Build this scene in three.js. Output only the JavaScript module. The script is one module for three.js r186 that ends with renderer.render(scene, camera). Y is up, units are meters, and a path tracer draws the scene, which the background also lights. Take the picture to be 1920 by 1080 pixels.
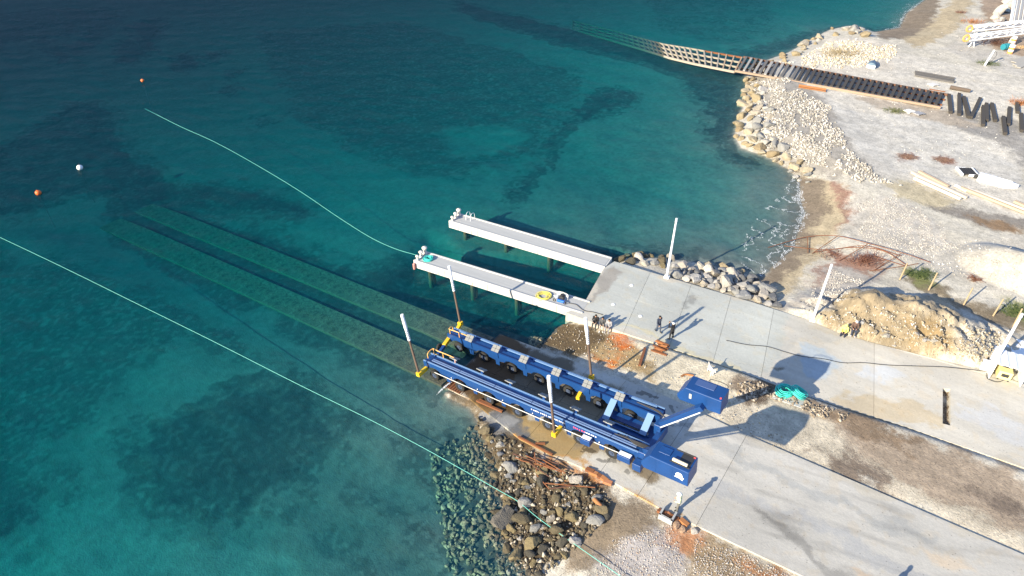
import * as THREE from 'three';
import { mergeGeometries, mergeVertices } from 'three/addons/utils/BufferGeometryUtils.js';
import { RoundedBoxGeometry } from 'three/addons/geometries/RoundedBoxGeometry.js';

// ---------------------------------------------------------------- camera, sky, sun, exposure
const CAM_H = 39, PITCH = 37.2 * Math.PI / 180, FOCAL = 1279;         // focal length in pixels of the 1920x1080 photograph
const scene = new THREE.Scene();
const camera = new THREE.PerspectiveCamera(2 * Math.atan(540 / FOCAL) * 180 / Math.PI, 16 / 9, 0.5, 900);
camera.position.set(0, CAM_H, 0);
camera.rotation.set(-PITCH, 0, 0);
scene.add(camera);
const renderer = new THREE.WebGLRenderer({ antialias: true });
renderer.toneMapping = THREE.LinearToneMapping;
renderer.toneMappingExposure = 2.2;
renderer.shadowMap.enabled = true;
const SUN_EL = 23.2 * Math.PI / 180, SUN_AZ = 52 * Math.PI / 180;     // shadows fall 52 degrees to the right of straight ahead
const sunDir = new THREE.Vector3(-Math.sin(SUN_AZ) * Math.cos(SUN_EL), Math.sin(SUN_EL), Math.cos(SUN_AZ) * Math.cos(SUN_EL));
const sun = new THREE.DirectionalLight(new THREE.Color(1, 0.90, 0.70), 4.9);
sun.position.copy(sunDir).multiplyScalar(150).add(new THREE.Vector3(10, 0, -45));
sun.target.position.set(10, 0, -45);
sun.castShadow = true; sun.shadow.mapSize.set(4096, 4096);
Object.assign(sun.shadow.camera, { left: -120, right: 120, top: 120, bottom: -120, near: 1, far: 400 });
scene.add(sun, sun.target);
{ // a clear winter sky: pale towards the horizon, blue above
  const W = 256, Hh = 128, data = new Float32Array(W * Hh * 4), v = new THREE.Vector3();
  for (let j = 0; j < Hh; j++) for (let i = 0; i < W; i++) {
    const el = ((j + .5) / Hh - .5) * Math.PI, up = Math.max(0, Math.sin(el));
    const ph = ((i + .5) / W - .5) * 2 * Math.PI;
    v.set(Math.cos(ph) * Math.cos(el), Math.sin(el), Math.sin(ph) * Math.cos(el));
    const g = Math.pow(Math.max(0, v.dot(sunDir)), 6) * .18, k = Math.pow(1 - up, 2.6);
    data.set([.095 + .20 * k + g, .165 + .255 * k + g, .33 + .31 * k + g * .9, 1], (j * W + i) * 4);
  }
  const t = new THREE.DataTexture(data, W, Hh, THREE.RGBAFormat, THREE.FloatType);
  t.mapping = THREE.EquirectangularReflectionMapping; t.magFilter = THREE.LinearFilter; t.needsUpdate = true;
  scene.background = t; scene.environment = t;
}

// ---------------------------------------------------------------- helpers: random, noise, pixels to places
let seed = 7;
const rnd = () => { seed = (seed * 1664525 + 1013904223) >>> 0; return seed / 4294967296; };
const rr = (a, b) => a + (b - a) * rnd();
const clamp = (x, a, b) => x < a ? a : x > b ? b : x, sst = (a, b, x) => { x = clamp((x - a) / (b - a), 0, 1); return x * x * (3 - 2 * x); }, mix = (a, b, t) => a + (b - a) * t;
const h2 = (i, j) => { let n = Math.imul(i, 374761393) + Math.imul(j, 668265263) | 0; n = Math.imul(n ^ n >>> 13, 1274126177); return ((n ^ n >>> 16) >>> 0) / 4294967296; };
const HTAB = Float32Array.from({ length: 65536 }, (_, k) => h2(k & 255, k >> 8)), ht = (i, j) => HTAB[(i & 255) | (j & 255) << 8];
const ns = (x, y) => { const i = Math.floor(x), j = Math.floor(y); let u = x - i, v = y - j; u = u * u * (3 - 2 * u); v = v * v * (3 - 2 * v); const a = ht(i, j), b = ht(i + 1, j), c = ht(i, j + 1), d = ht(i + 1, j + 1); return a + (b - a) * u + (c - a) * v + (a - b - c + d) * u * v; };
const fbm = (x, y, o = 4) => { let s = 0, a = .5, n = 0; for (let k = 0; k < o; k++) { s += a * ns(x, y); n += a; a *= .5; x = x * 2.03 + 17.3; y = y * 2.03 + 5.1; } return s / n; };
const V3 = (x, y, z) => new THREE.Vector3(x, y, z);
const sP = Math.sin(PITCH), cP = Math.cos(PITCH);
const P = (px, py, y = 0) => { const r = px - 960, u = 540 - py, up = u * cP - FOCAL * sP, fw = FOCAL * cP + u * sP, t = (y - CAM_H) / up; return V3(r * t, y, -fw * t); };
const G = (px, py) => { let p = P(px, py, .9); for (let k = 0; k < 14; k++) { const h = hgt(p.x, p.z); p = P(px, py, mix(p.y, h, .7)); } p.y = hgt(p.x, p.z); return p; };
const inPoly = (x, y, p) => { let c = false; for (let i = 0, j = p.length - 1; i < p.length; j = i++) if ((p[i][1] > y) !== (p[j][1] > y) && x < (p[j][0] - p[i][0]) * (y - p[i][1]) / (p[j][1] - p[i][1]) + p[i][0]) c = !c; return c; };
const sdPoly = (x, y, p) => { let d = 1e9; for (let i = 0, j = p.length - 1; i < p.length; j = i++) { const ax = p[j][0], ay = p[j][1], bx = p[i][0] - ax, by = p[i][1] - ay, t = clamp(((x - ax) * bx + (y - ay) * by) / (bx * bx + by * by || 1), 0, 1), ex = ax + bx * t - x, ey = ay + by * t - y; d = Math.min(d, ex * ex + ey * ey); } d = Math.sqrt(d); return inPoly(x, y, p) ? d : -d; };   // positive inside
const flat = (pts, y = 0) => pts.map(([a, b]) => { const q = P(a, b, y); return [q.x, q.z]; });

// things, parts, names
const used = {};
const numbered = (n) => { const k = used[n] = (used[n] ?? -1) + 1; return k ? `${n}_${String(k).padStart(3, '0')}` : n; };
const tag = (o, label, category, group, kind) => { if (label) o.userData.label = label; if (category) o.userData.category = category; if (group) o.userData.group = group; if (kind) o.userData.kind = kind; return o; };
const shade = (o) => { o.castShadow = true; o.receiveShadow = true; return o; };
function thing(name, label, category, pos = [0, 0, 0], turn = 0, group) { const o = new THREE.Group(); o.name = numbered(name); o.position.set(...pos); o.rotation.y = turn; scene.add(o); return tag(o, label, category, group); }
function mesh(name, geo, mat, parent) { const o = shade(new THREE.Mesh(geo, mat)); o.name = parent ? name : numbered(name); (parent ?? scene).add(o); return o; }
function dup(o, label) { const c = o.clone(); c.name = numbered(o.name.replace(/_\d{3}$/, '')); scene.add(c); if (label) c.userData = { ...c.userData, label }; return c; }
const lin = (c) => { c /= 255; return c <= .04045 ? c / 12.92 : Math.pow((c + .055) / 1.055, 2.4); };
const srgb = (x) => 255 * (x <= .0031308 ? 12.92 * x : 1.055 * Math.pow(x, 1 / 2.4) - .055);
const SRGB = Uint8Array.from({ length: 4097 }, (_, k) => Math.round(srgb(k / 4096))), sq = (x) => SRGB[clamp(x, 0, .85) * 4096 | 0];
const std = (r, g, b, rough = .8, extra = {}) => new THREE.MeshStandardMaterial({ color: new THREE.Color().setRGB(r, g, b), roughness: rough, ...extra });
const box = (w, h, d, x = 0, y = 0, z = 0, ry = 0) => { const g = new THREE.BoxGeometry(w, h, d); if (ry) g.rotateY(ry); return g.translate(x, y, z); };
const rbox = (w, h, d, x = 0, y = 0, z = 0, r = .03) => new RoundedBoxGeometry(w, h, d, 2, Math.min(r, w / 2.1, h / 2.1, d / 2.1)).translate(x, y, z);
const cyl = (r0, r1, h, x = 0, y = 0, z = 0, n = 14) => new THREE.CylinderGeometry(r1, r0, h, n).translate(x, y + h / 2, z);
const bar = (a, b, r0, r1 = r0, n = 8) => { const d = b.clone().sub(a), g = new THREE.CylinderGeometry(r1, r0, d.length(), n); g.applyQuaternion(new THREE.Quaternion().setFromUnitVectors(V3(0, 1, 0), d.clone().normalize())); return g.translate((a.x + b.x) / 2, (a.y + b.y) / 2, (a.z + b.z) / 2); };
const beam = (a, b, w, h) => { const d = b.clone().sub(a), g = new THREE.BoxGeometry(d.length(), h, w), m = new THREE.Matrix4(), X = d.clone().normalize(), Z = X.clone().cross(V3(0, 1, 0)).normalize(), Y = Z.clone().cross(X); m.makeBasis(X, Y, Z).setPosition(a.clone().add(b).multiplyScalar(.5)); return g.applyMatrix4(m); };
const tube = (pts, r, seg = pts.length * 8, n = 6) => new THREE.TubeGeometry(new THREE.CatmullRomCurve3(pts), seg, r, n);
const merge = (l) => mergeGeometries(l.map(g => g.index ? g.toNonIndexed() : g).map(g => { for (const k of Object.keys(g.attributes)) if (!['position', 'normal', 'uv'].includes(k)) g.deleteAttribute(k); return g; }));

// ---------------------------------------------------------------- the shape of the place
// ramp axis: s runs inland along the slipway, t across it towards the camera; the waterline on the ramp is at s = 0
const RA = 35.2 * Math.PI / 180, rx = Math.cos(RA), rz = Math.sin(RA), R0 = P(840, 720, 0);
const toST = (x, z) => { const a = x - R0.x, b = z - R0.z; return [a * rx + b * rz, -a * rz + b * rx]; };
const fromST = (s, t) => [R0.x + s * rx - t * rz, R0.z + s * rz + t * rx];
const rampY = (s) => { if (s < 0) return .085 * s; const k = sst(11.5, 17, s); return mix(.103 * s, 1.42, k); };
const COAST = flat([[1790, -60], [1735, 0], [1700, 25], [1688, 52], [1640, 60], [1600, 48], [1560, 54], [1520, 74], [1480, 98], [1440, 112], [1398, 132], [1402, 170], [1388, 215], [1376, 255], [1390, 278], [1440, 295], [1478, 318], [1500, 340], [1500, 370], [1511, 400], [1496, 440], [1490, 468], [1452, 498], [1428, 524], [1390, 512], [1330, 498], [1260, 486], [1200, 482], [1150, 487]])
  .concat(flat([[1132, 503], [1094, 577]], .3), flat([[1064, 604], [1042, 616], [1022, 645], [1003, 668], [960, 690], [890, 722], [842, 719], [832, 742], [880, 764], [899, 792], [912, 830], [940, 872], [935, 915], [950, 955], [945, 1000], [985, 1060], [1010, 1110], [1040, 1200]], 0), [[20, -5], [140, -5], [140, -175]]);
// ---- concrete outlines in plan
const QUAY = flat([[1152, 490], [1421, 570], [1523, 604]], .9).concat(flat([[1575, 624], [1655, 647], [1744, 671], [1844, 695], [1960, 735], [1960, 892]], 1.15), flat([[1695, 799], [1571, 760], [1500, 735], [1464, 723]], 1.05), flat([[1395, 699], [1300, 667], [1160, 621], [1102, 601], [1061, 586], [1092, 574], [1132, 503]], .9));
const quayY = (x, z) => .9 + .3 * sst(20, 36, x);
const TRENCH = flat([[1768, 727], [1782, 729], [1783, 797], [1768, 793]], 1.2);
const rampOutline = [[-.2, -7.3], [17, -7.4], [21.5, -7.3], [44, -8], [50, -8], [50, .6], [28, 1.2], [19, 1.8], [15, 1.75], [11, 2], [8.3, 1.9], [2.6, .45], [-.2, .42]];
const RAMP = rampOutline.map(([s, t]) => fromST(s, t));
const DOCK = flat([[860, 470], [1150, 470], [1132, 503], [1095, 582], [1068, 602], [1030, 610], [860, 560], [740, 530], [800, 420]], 0);
const ridge = (x, z, pts, h, w) => { let m = 0; for (let i = 0; i + 1 < pts.length; i++) { const [ax, az, ha] = pts[i], [bx0, bz0, hb] = pts[i + 1], bx = bx0 - ax, bz = bz0 - az, t = clamp(((x - ax) * bx + (z - az) * bz) / (bx * bx + bz * bz), 0, 1), d = Math.hypot(ax + bx * t - x, az + bz * t - z) / w; if (d < 1) m = Math.max(m, h * mix(ha, hb, t) * Math.pow(1 - d, 1.15) * (1 + .55 * d)); } return m; };
const gp = (px, py, k = 1, y = 1.1) => { const q = P(px, py, y); return [q.x, q.z, k]; };
const MOUND = [gp(1560, 588, .5), gp(1610, 592, .85), gp(1680, 600, 1), gp(1745, 622, 1.05), gp(1775, 648, .7)];
const MOUND2 = [gp(1800, 628, .4), gp(1838, 630, .9), gp(1870, 640, .5)];
const HEAP = [gp(1878, 498, .8), gp(1925, 515, 1)];
const STRIPS = [[-2.35, .4], [-6.65, -4.15]];
const BEACH = P(1478, 425, 0);
function hgt(x, z) {
  const d = sdPoly(x, z, COAST), [s, t] = toST(x, z);
  let y;
  if (d < 0) {
    y = -(.42 * (1 - Math.exp(d / 1.1)) + .06 * -d) - .4 * sst(20, 70, -d);
    const bb = sst(19, 9, Math.hypot(x - BEACH.x, z - BEACH.z)); if (bb > 0) y = mix(y, -.015 - .05 * -d - .002 * d * d, bb);
    const k = sdPoly(x, z, DOCK); if (k > -2) y = mix(y, Math.min(y, -2.2), sst(-2, .3, k));
    y += (fbm(x * .35, z * .35, 3) - .5) * .35 * sst(0, 4, -d);
    if (s < 1 && s > -75 && t > -14 && t < 8) { const lim = rampY(Math.min(s, 0)) - .28, e = Math.max(-7 - t, t - .8, 0); y = mix(Math.min(y, lim), y, Math.max(sst(0, 7, e), sst(-52, -66, s))); if (s > -.4) y = Math.min(y, -.05); }
    return Math.max(y, -10.5);
  }
  const far = sst(-60, -70, z), rocky = 1 - sst(-64, -70, z) * 0;
  y = Math.min(1.15, .14 * d + .05) + (fbm(x * .5, z * .5, 3) - .5) * .16 * sst(.5, 3, d);
  y = mix(y, Math.min(1.5, .3 * d), far * sst(48, 40, x));
  // ground round the ramp, the bank below it, the rubble between quay and ramp
  if (s > -3 && t > -18 && t < 16) {
    const ry = rampY(Math.max(s, 0));
    if (t > 1.5) { const bank = mix(ry - .15, Math.min(y, ry), sst(1.6, 6.5, t)); y = mix(y, Math.min(bank, ry - .15), sst(2, 6, s)); }
    if (t < -7) y = mix(ry - .1, y, sst(-7.3, -13, t) * (1 - sst(14, 22, s)));
  }
  const a = ridge(x, z, MOUND, 2.35, 4.2) + ridge(x, z, MOUND2, 1.1, 2.6), b = ridge(x, z, HEAP, 2.3, 4);
  if (a > 0) y += a * (1 + .8 * (fbm(x * .7, z * .7, 4) - .5)) + Math.min(a, .7) * .35 * (fbm(x * 2.4, z * 2.4, 2) - .5) - Math.min(a, .8) * .55 * sst(.3, 0, Math.abs(fbm((x * .8 - z * .5) * 1.1 + 9, (x * .5 + z * .8) * .35, 2) - .5) * 2);
  if (b > 0) y += b * (1 + .12 * (fbm(x, z, 3) - .5));
  const q = sdPoly(x, z, QUAY); if (q > -.6) y = mix(y, Math.min(y, quayY(x, z) - .14), sst(-.6, .05, q));
  if (inPoly(x, z, TRENCH)) y -= .3;
  const r = sdPoly(s, t, rampOutline); if (r > -.5) y = mix(y, rampY(s) - .14, sst(-.5, .02, r));
  return y;
}

// ---------------------------------------------------------------- what the ground is made of: plan maps in metres (x to the right, z down the map)
const NEAR = { x0: -10, x1: 56, z0: -62, z1: -14, w: 2048, h: 1490 }, FAR = { x0: 8, x1: 118, z0: -166, z1: -62, w: 2048, h: 1936 }, SEA = { x0: -160, x1: 60, z0: -200, z1: -10, w: 1400, h: 1092 };
const toMap = (m, x, z) => [(x - m.x0) / (m.x1 - m.x0) * m.w, (z - m.z0) / (m.z1 - m.z0) * m.h];
const canvasFor = (m, k = 1) => { const c = document.createElement('canvas'); c.width = m.w * k; c.height = m.h * k; return c; };
const css = (c) => `rgb(${c[0]},${c[1]},${c[2]})`;
// ground zones: colours as the sunlit matter looks in the photograph; [colour, outline in pixels, height or null for the terrain]
const GRAVEL = [211, 203, 187], SAND = [196, 178, 146], WETSAND = [142, 126, 106], PEBBLE = [200, 192, 180], WRACK = [163, 128, 110], DIRT = [180, 161, 139], PALE = [216, 203, 180], CONC = [212, 207, 196], LANE = [168, 162, 154];
const ZONES = [
  // spit and yard beyond the beach
  [[220, 212, 198], [[1400, 140], [1490, 110], [1600, 70], [1700, 100], [1920, 150], [1920, 420], [1700, 330], [1560, 330], [1440, 280], [1390, 230]]],
  [[176, 168, 156], [[1400, 145], [1480, 140], [1560, 200], [1600, 280], [1650, 335], [1560, 335], [1500, 312], [1440, 285], [1410, 230]]],
  [[214, 208, 197], [[1560, 200], [1760, 230], [1920, 320], [1920, 360], [1720, 330], [1640, 300], [1580, 240]]],
  [LANE, [[1770, 205], [1840, 210], [1930, 235], [1930, 320], [1880, 270], [1800, 245]]],
  [[190, 176, 158], [[1600, 180], [1760, 200], [1850, 240], [1780, 235], [1640, 200]]],
  [WETSAND, [[1640, 58], [1690, 35], [1735, -20], [1765, 0], [1745, 45], [1705, 72], [1650, 72]]], [SAND, [[1745, 45], [1800, -20], [1840, -20], [1790, 60], [1720, 90], [1690, 75]]],
  [[205, 198, 186], [[1760, 90], [1930, 40], [1930, 150], [1830, 120]]],
  [[172, 150, 128], [[1835, -10], [1930, -10], [1930, 110], [1860, 90]]],
  [[222, 212, 196], [[1480, 130], [1560, 70], [1660, 80], [1680, 130], [1560, 150]]],
  [[200, 186, 152], [[1540, 90], [1600, 85], [1625, 105], [1590, 118], [1545, 108]]],
  // beach below the spit
  [WETSAND, [[1440, 290], [1500, 330], [1560, 340], [1555, 400], [1520, 440], [1510, 490], [1450, 540], [1420, 525], [1470, 420], [1480, 350]]],
  [SAND, [[1540, 335], [1590, 345], [1600, 420], [1560, 450], [1530, 480], [1490, 545], [1440, 562], [1470, 520], [1512, 480], [1520, 430], [1556, 390]]],
  [WRACK, [[1555, 340], [1575, 338], [1600, 370], [1598, 410], [1570, 440], [1580, 400]]], [WRACK, [[1560, 480], [1640, 470], [1660, 500], [1600, 530], [1500, 560], [1530, 510]]],
  [PEBBLE, [[1600, 380], [1680, 370], [1760, 420], [1775, 470], [1680, 470], [1600, 480], [1590, 430]]], [[184, 176, 166], [[1560, 495], [1640, 520], [1625, 550], [1560, 570], [1480, 590], [1470, 572], [1530, 530]]],
  [[205, 190, 158], [[1650, 340], [1720, 340], [1790, 380], [1760, 395], [1680, 365]]],
  [[150, 142, 132], [[1740, 380], [1800, 390], [1930, 410], [1930, 440], [1850, 430], [1760, 395]]], [[150, 122, 92], [[1800, 400], [1930, 430], [1930, 442], [1850, 425]]],
  [[206, 198, 184], [[1680, 470], [1930, 440], [1930, 560], [1780, 520], [1700, 480]]],
  [[132, 118, 96], [[1690, 520], [1720, 512], [1800, 560], [1870, 580], [1930, 600], [1930, 640], [1860, 600], [1800, 578], [1740, 552]]],
  [[128, 130, 80], [[1705, 505], [1745, 500], [1755, 530], [1720, 540]]], [[140, 140, 92], [[1880, 560], [1930, 570], [1930, 610], [1895, 592]]],
  [[150, 108, 92], [[1690, 286], [1712, 288], [1716, 299], [1696, 302]]], [[150, 108, 92], [[1752, 293], [1778, 295], [1785, 303], [1760, 307]]],
  // mound of diggings, ground by the shed
  [[120, 100, 72], [[825, 738], [835, 722], [870, 738], [905, 760], [1000, 822], [1040, 862], [985, 846], [900, 806], [868, 772], [840, 756]]],
  [[96, 74, 52], [[1762, 720], [1788, 724], [1790, 802], [1762, 798]]],
  [[150, 148, 146], [[905, 768], [925, 764], [960, 775], [998, 800], [985, 818], [940, 815], [908, 795]]],
  [[204, 188, 162], [[1515, 604], [1545, 585], [1600, 580], [1800, 640], [1850, 690], [1760, 684], [1600, 640]]],
  [[160, 143, 116], [[1530, 600], [1560, 562], [1660, 555], [1775, 575], [1800, 650], [1810, 680], [1740, 670], [1650, 645], [1570, 622]]],
  [[162, 138, 100], [[1700, 600], [1760, 592], [1792, 640], [1760, 650], [1720, 630]]],
  [[208, 198, 180], [[1800, 600], [1930, 610], [1930, 700], [1850, 692], [1800, 670]]],
  [[184, 168, 142], [[1660, 548], [1780, 560], [1805, 600], [1800, 650], [1780, 600], [1700, 575]]],
  // between quay and slipway
  [[228, 214, 186], [[1010, 650], [1060, 605], [1140, 612], [1400, 700], [1470, 730], [1500, 860], [1400, 815], [1240, 735], [1080, 668]]],
  [[112, 92, 62], [[1000, 660], [1030, 628], [1075, 606], [1130, 625], [1150, 650], [1120, 675], [1060, 668]]],
  [[176, 150, 108], [[1120, 640], [1180, 640], [1230, 690], [1220, 715], [1160, 690], [1110, 672]]],
  [[205, 104, 30], [[1138, 632], [1170, 640], [1182, 655], [1160, 660], [1140, 645]]], [[214, 112, 20], [[1110, 668], [1150, 672], [1172, 680], [1160, 690], [1130, 684]]],
  [[200, 92, 28], [[1145, 618], [1175, 628], [1190, 640], [1160, 634]]],
  // dirt strip
  [PALE, [[1380, 715], [1470, 745], [1600, 780], [1930, 900], [1930, 1060], [1742, 963], [1500, 860], [1320, 785]]],
  [DIRT, [[1560, 770], [1700, 812], [1930, 890], [1930, 1010], [1800, 960], [1650, 880], [1580, 830]]],
  [[150, 128, 104], [[1500, 745], [1600, 775], [1740, 830], [1700, 850], [1600, 810], [1520, 780]]], [[140, 124, 108], [[1530, 850], [1600, 850], [1660, 900], [1700, 930], [1640, 922], [1560, 885]]], [[135, 119, 104], [[1820, 910], [1900, 930], [1930, 960], [1900, 968], [1840, 945]]],
  [[96, 80, 64], [[1372, 708], [1440, 712], [1465, 725], [1450, 740], [1400, 755], [1368, 738]]], [[150, 132, 112], [[1368, 700], [1420, 705], [1425, 722], [1365, 735]]],
  // rocky bank and beach south of the slipway
  [[92, 78, 58], [[905, 790], [990, 835], [1050, 870], [1130, 910], [1160, 960], [1140, 1000], [1000, 1080], [930, 1080], [880, 900], [870, 820]]],
  [WETSAND, [[1120, 940], [1180, 930], [1230, 965], [1260, 990], [1180, 1010], [1130, 1090], [1060, 1090], [1080, 1020]]],
  [[176, 170, 168], [[1180, 1000], [1260, 985], [1275, 1010], [1290, 1090], [1110, 1090], [1140, 1040]]], [[188, 132, 92], [[1250, 990], [1290, 985], [1335, 1000], [1320, 1040], [1285, 1045], [1265, 1010]]],
  [[160, 138, 108], [[1330, 1000], [1400, 1030], [1500, 1085], [1280, 1090], [1300, 1040]]], [[176, 122, 80], [[1400, 1052], [1450, 1065], [1490, 1095], [1400, 1095]]],
  [[196, 130, 70], [[985, 835], [1050, 868], [1130, 905], [1140, 918], [1110, 912], [1030, 872]]],
];
// finer paint over the concrete, given the same way
const STAINS = [
  [CONC, 'QUAY'], [[202, 203, 195], [[1135, 503], [1160, 492], [1421, 570], [1480, 590], [1440, 700], [1395, 697], [1140, 610], [1097, 580]], .9],
  [[224, 217, 203], [[1500, 640], [1580, 630], [1850, 700], [1940, 730], [1940, 880], [1700, 795], [1480, 720], [1440, 690]], 1.1], [[216, 200, 172], [[1560, 740], [1700, 750], [1770, 780], [1765, 800], [1640, 780], [1570, 758]], 1.1], [[222, 222, 220], [[1620, 690], [1670, 690], [1700, 712], [1660, 720], [1620, 710]], 1.1], [[226, 224, 220], [[1800, 760], [1870, 770], [1930, 800], [1930, 850], [1810, 790]], 1.1],
  [[205, 214, 219], [[1508, 645], [1560, 652], [1575, 690], [1545, 712], [1500, 705]], 1.05], [[176, 170, 160], [[1130, 505], [1160, 500], [1170, 512], [1110, 560], [1098, 578], [1104, 556]], .9],
  [[150, 140, 122], [[1447, 688], [1462, 682], [1466, 694], [1452, 696]], .9], [[168, 168, 162], [[1290, 556], [1303, 545], [1300, 565], [1288, 580], [1280, 590], [1284, 572]], .9], [[216, 208, 180], [[1145, 606], [1200, 618], [1400, 690], [1395, 697], [1300, 664], [1170, 615]], .9],
  ['RAMP', [212, 207, 197]], [[176, 172, 164], 'st', [[24, -2], [27, -1.4], [31, .2], [30, .5], [26, -.6]]], [[222, 206, 184], 'st', [[33, -5], [36, -5.2], [36.5, -4.4], [34, -4.2]]], [[192, 190, 184], 'st', [[19, -6], [27, -5], [34, -6.5], [34, -5.8], [27, -4.2], [19, -5]]], [[196, 194, 190], 'st', [[20, -2], [26, -3], [36, -2.4], [36, -1.8], [26, -2.3], [20, -1.2]]], [[224, 205, 182], 'st', [[30, -1], [33.5, -1.6], [34, .2], [31, .6]]],
  [[104, 82, 58], 'st', [[-.4, -7.3], [3.2, -7.3], [4.4, -4], [3.5, -1], [3.2, .5], [-.4, .5]]], [[92, 70, 40], 'st', [[2.5, -1.2], [7, -.8], [7.4, 1], [5.5, .9], [2.4, .5]]], [[132, 104, 62], 'st', [[2.2, .0], [4.4, .4], [5, 1.2], [2.2, .5]]],
  [[122, 112, 96], 'st', [[3.4, -7.3], [6.8, -7.3], [8.5, -5], [9.5, -3.4], [8, -1.2], [3.5, -1], [4, -4]]], [[150, 140, 120], 'st', [[8, -6.5], [12, -6], [13.5, -4], [12.5, -1], [8.6, -1.2], [9, -4]]],
  [[176, 150, 104], 'st', [[6.6, -.4], [10.6, -.8], [12.3, -.6], [12.8, 1.9], [8.2, 1.9], [6.9, 1.2]]], [[150, 134, 110], 'st', [[12, -.9], [16.9, -1.2], [18, -.4], [17.6, .5], [16.6, .35], [14.8, .1], [13.2, .4], [12.4, .9]]],
  [[112, 112, 112], 'st', [[4.7, .2], [7.4, .4], [8.8, 1.5], [8, 2.1], [5.2, 1.2]]], [[150, 150, 150], 'st', [[5.4, .7], [7.2, .9], [7.8, 1.6], [6.8, 1.7]]],
  [[196, 150, 90], 'st', [[8.2, 1.65], [12, 1.75], [19, 1.6], [20.5, 1.9], [8, 2.1]]],
];
const grab = (ctx, c) => { const w = c.width, h = c.height; return { width: w, height: h, data: new Uint8Array(ctx.getImageData(0, 0, w, h).data) }; };
const lin2 = Float32Array.from({ length: 256 }, (_, i) => lin(i));
const paintPoly = (ctx, m, k, col, pts) => { ctx.fillStyle = css(col); ctx.beginPath(); pts.forEach(([x, z], i) => { const [u, v] = toMap(m, x, z); i ? ctx.lineTo(u * k, v * k) : ctx.moveTo(u * k, v * k); }); ctx.closePath(); ctx.fill(); };
const ZG = ZONES.map(([c, pts]) => [c, pts.map(([a, b]) => { const q = G(a, b); return [q.x, q.z]; })]);
function zoneCanvas(m, list) { const k = .5, c = canvasFor(m, k), ctx = c.getContext('2d'); ctx.fillStyle = css(GRAVEL); ctx.fillRect(0, 0, c.width, c.height); for (const [col, pts] of list) paintPoly(ctx, m, k, col, pts); return grab(ctx, c); }
const SG = STAINS.map((e) => e[0] === 'RAMP' ? [e[1], RAMP] : e[1] === 'QUAY' ? [e[0], QUAY] : e[1] === 'st' ? [e[0], e[2].map(([s, t]) => fromST(s, t))] : [e[0], flat(e[1], e[2])]);
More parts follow.
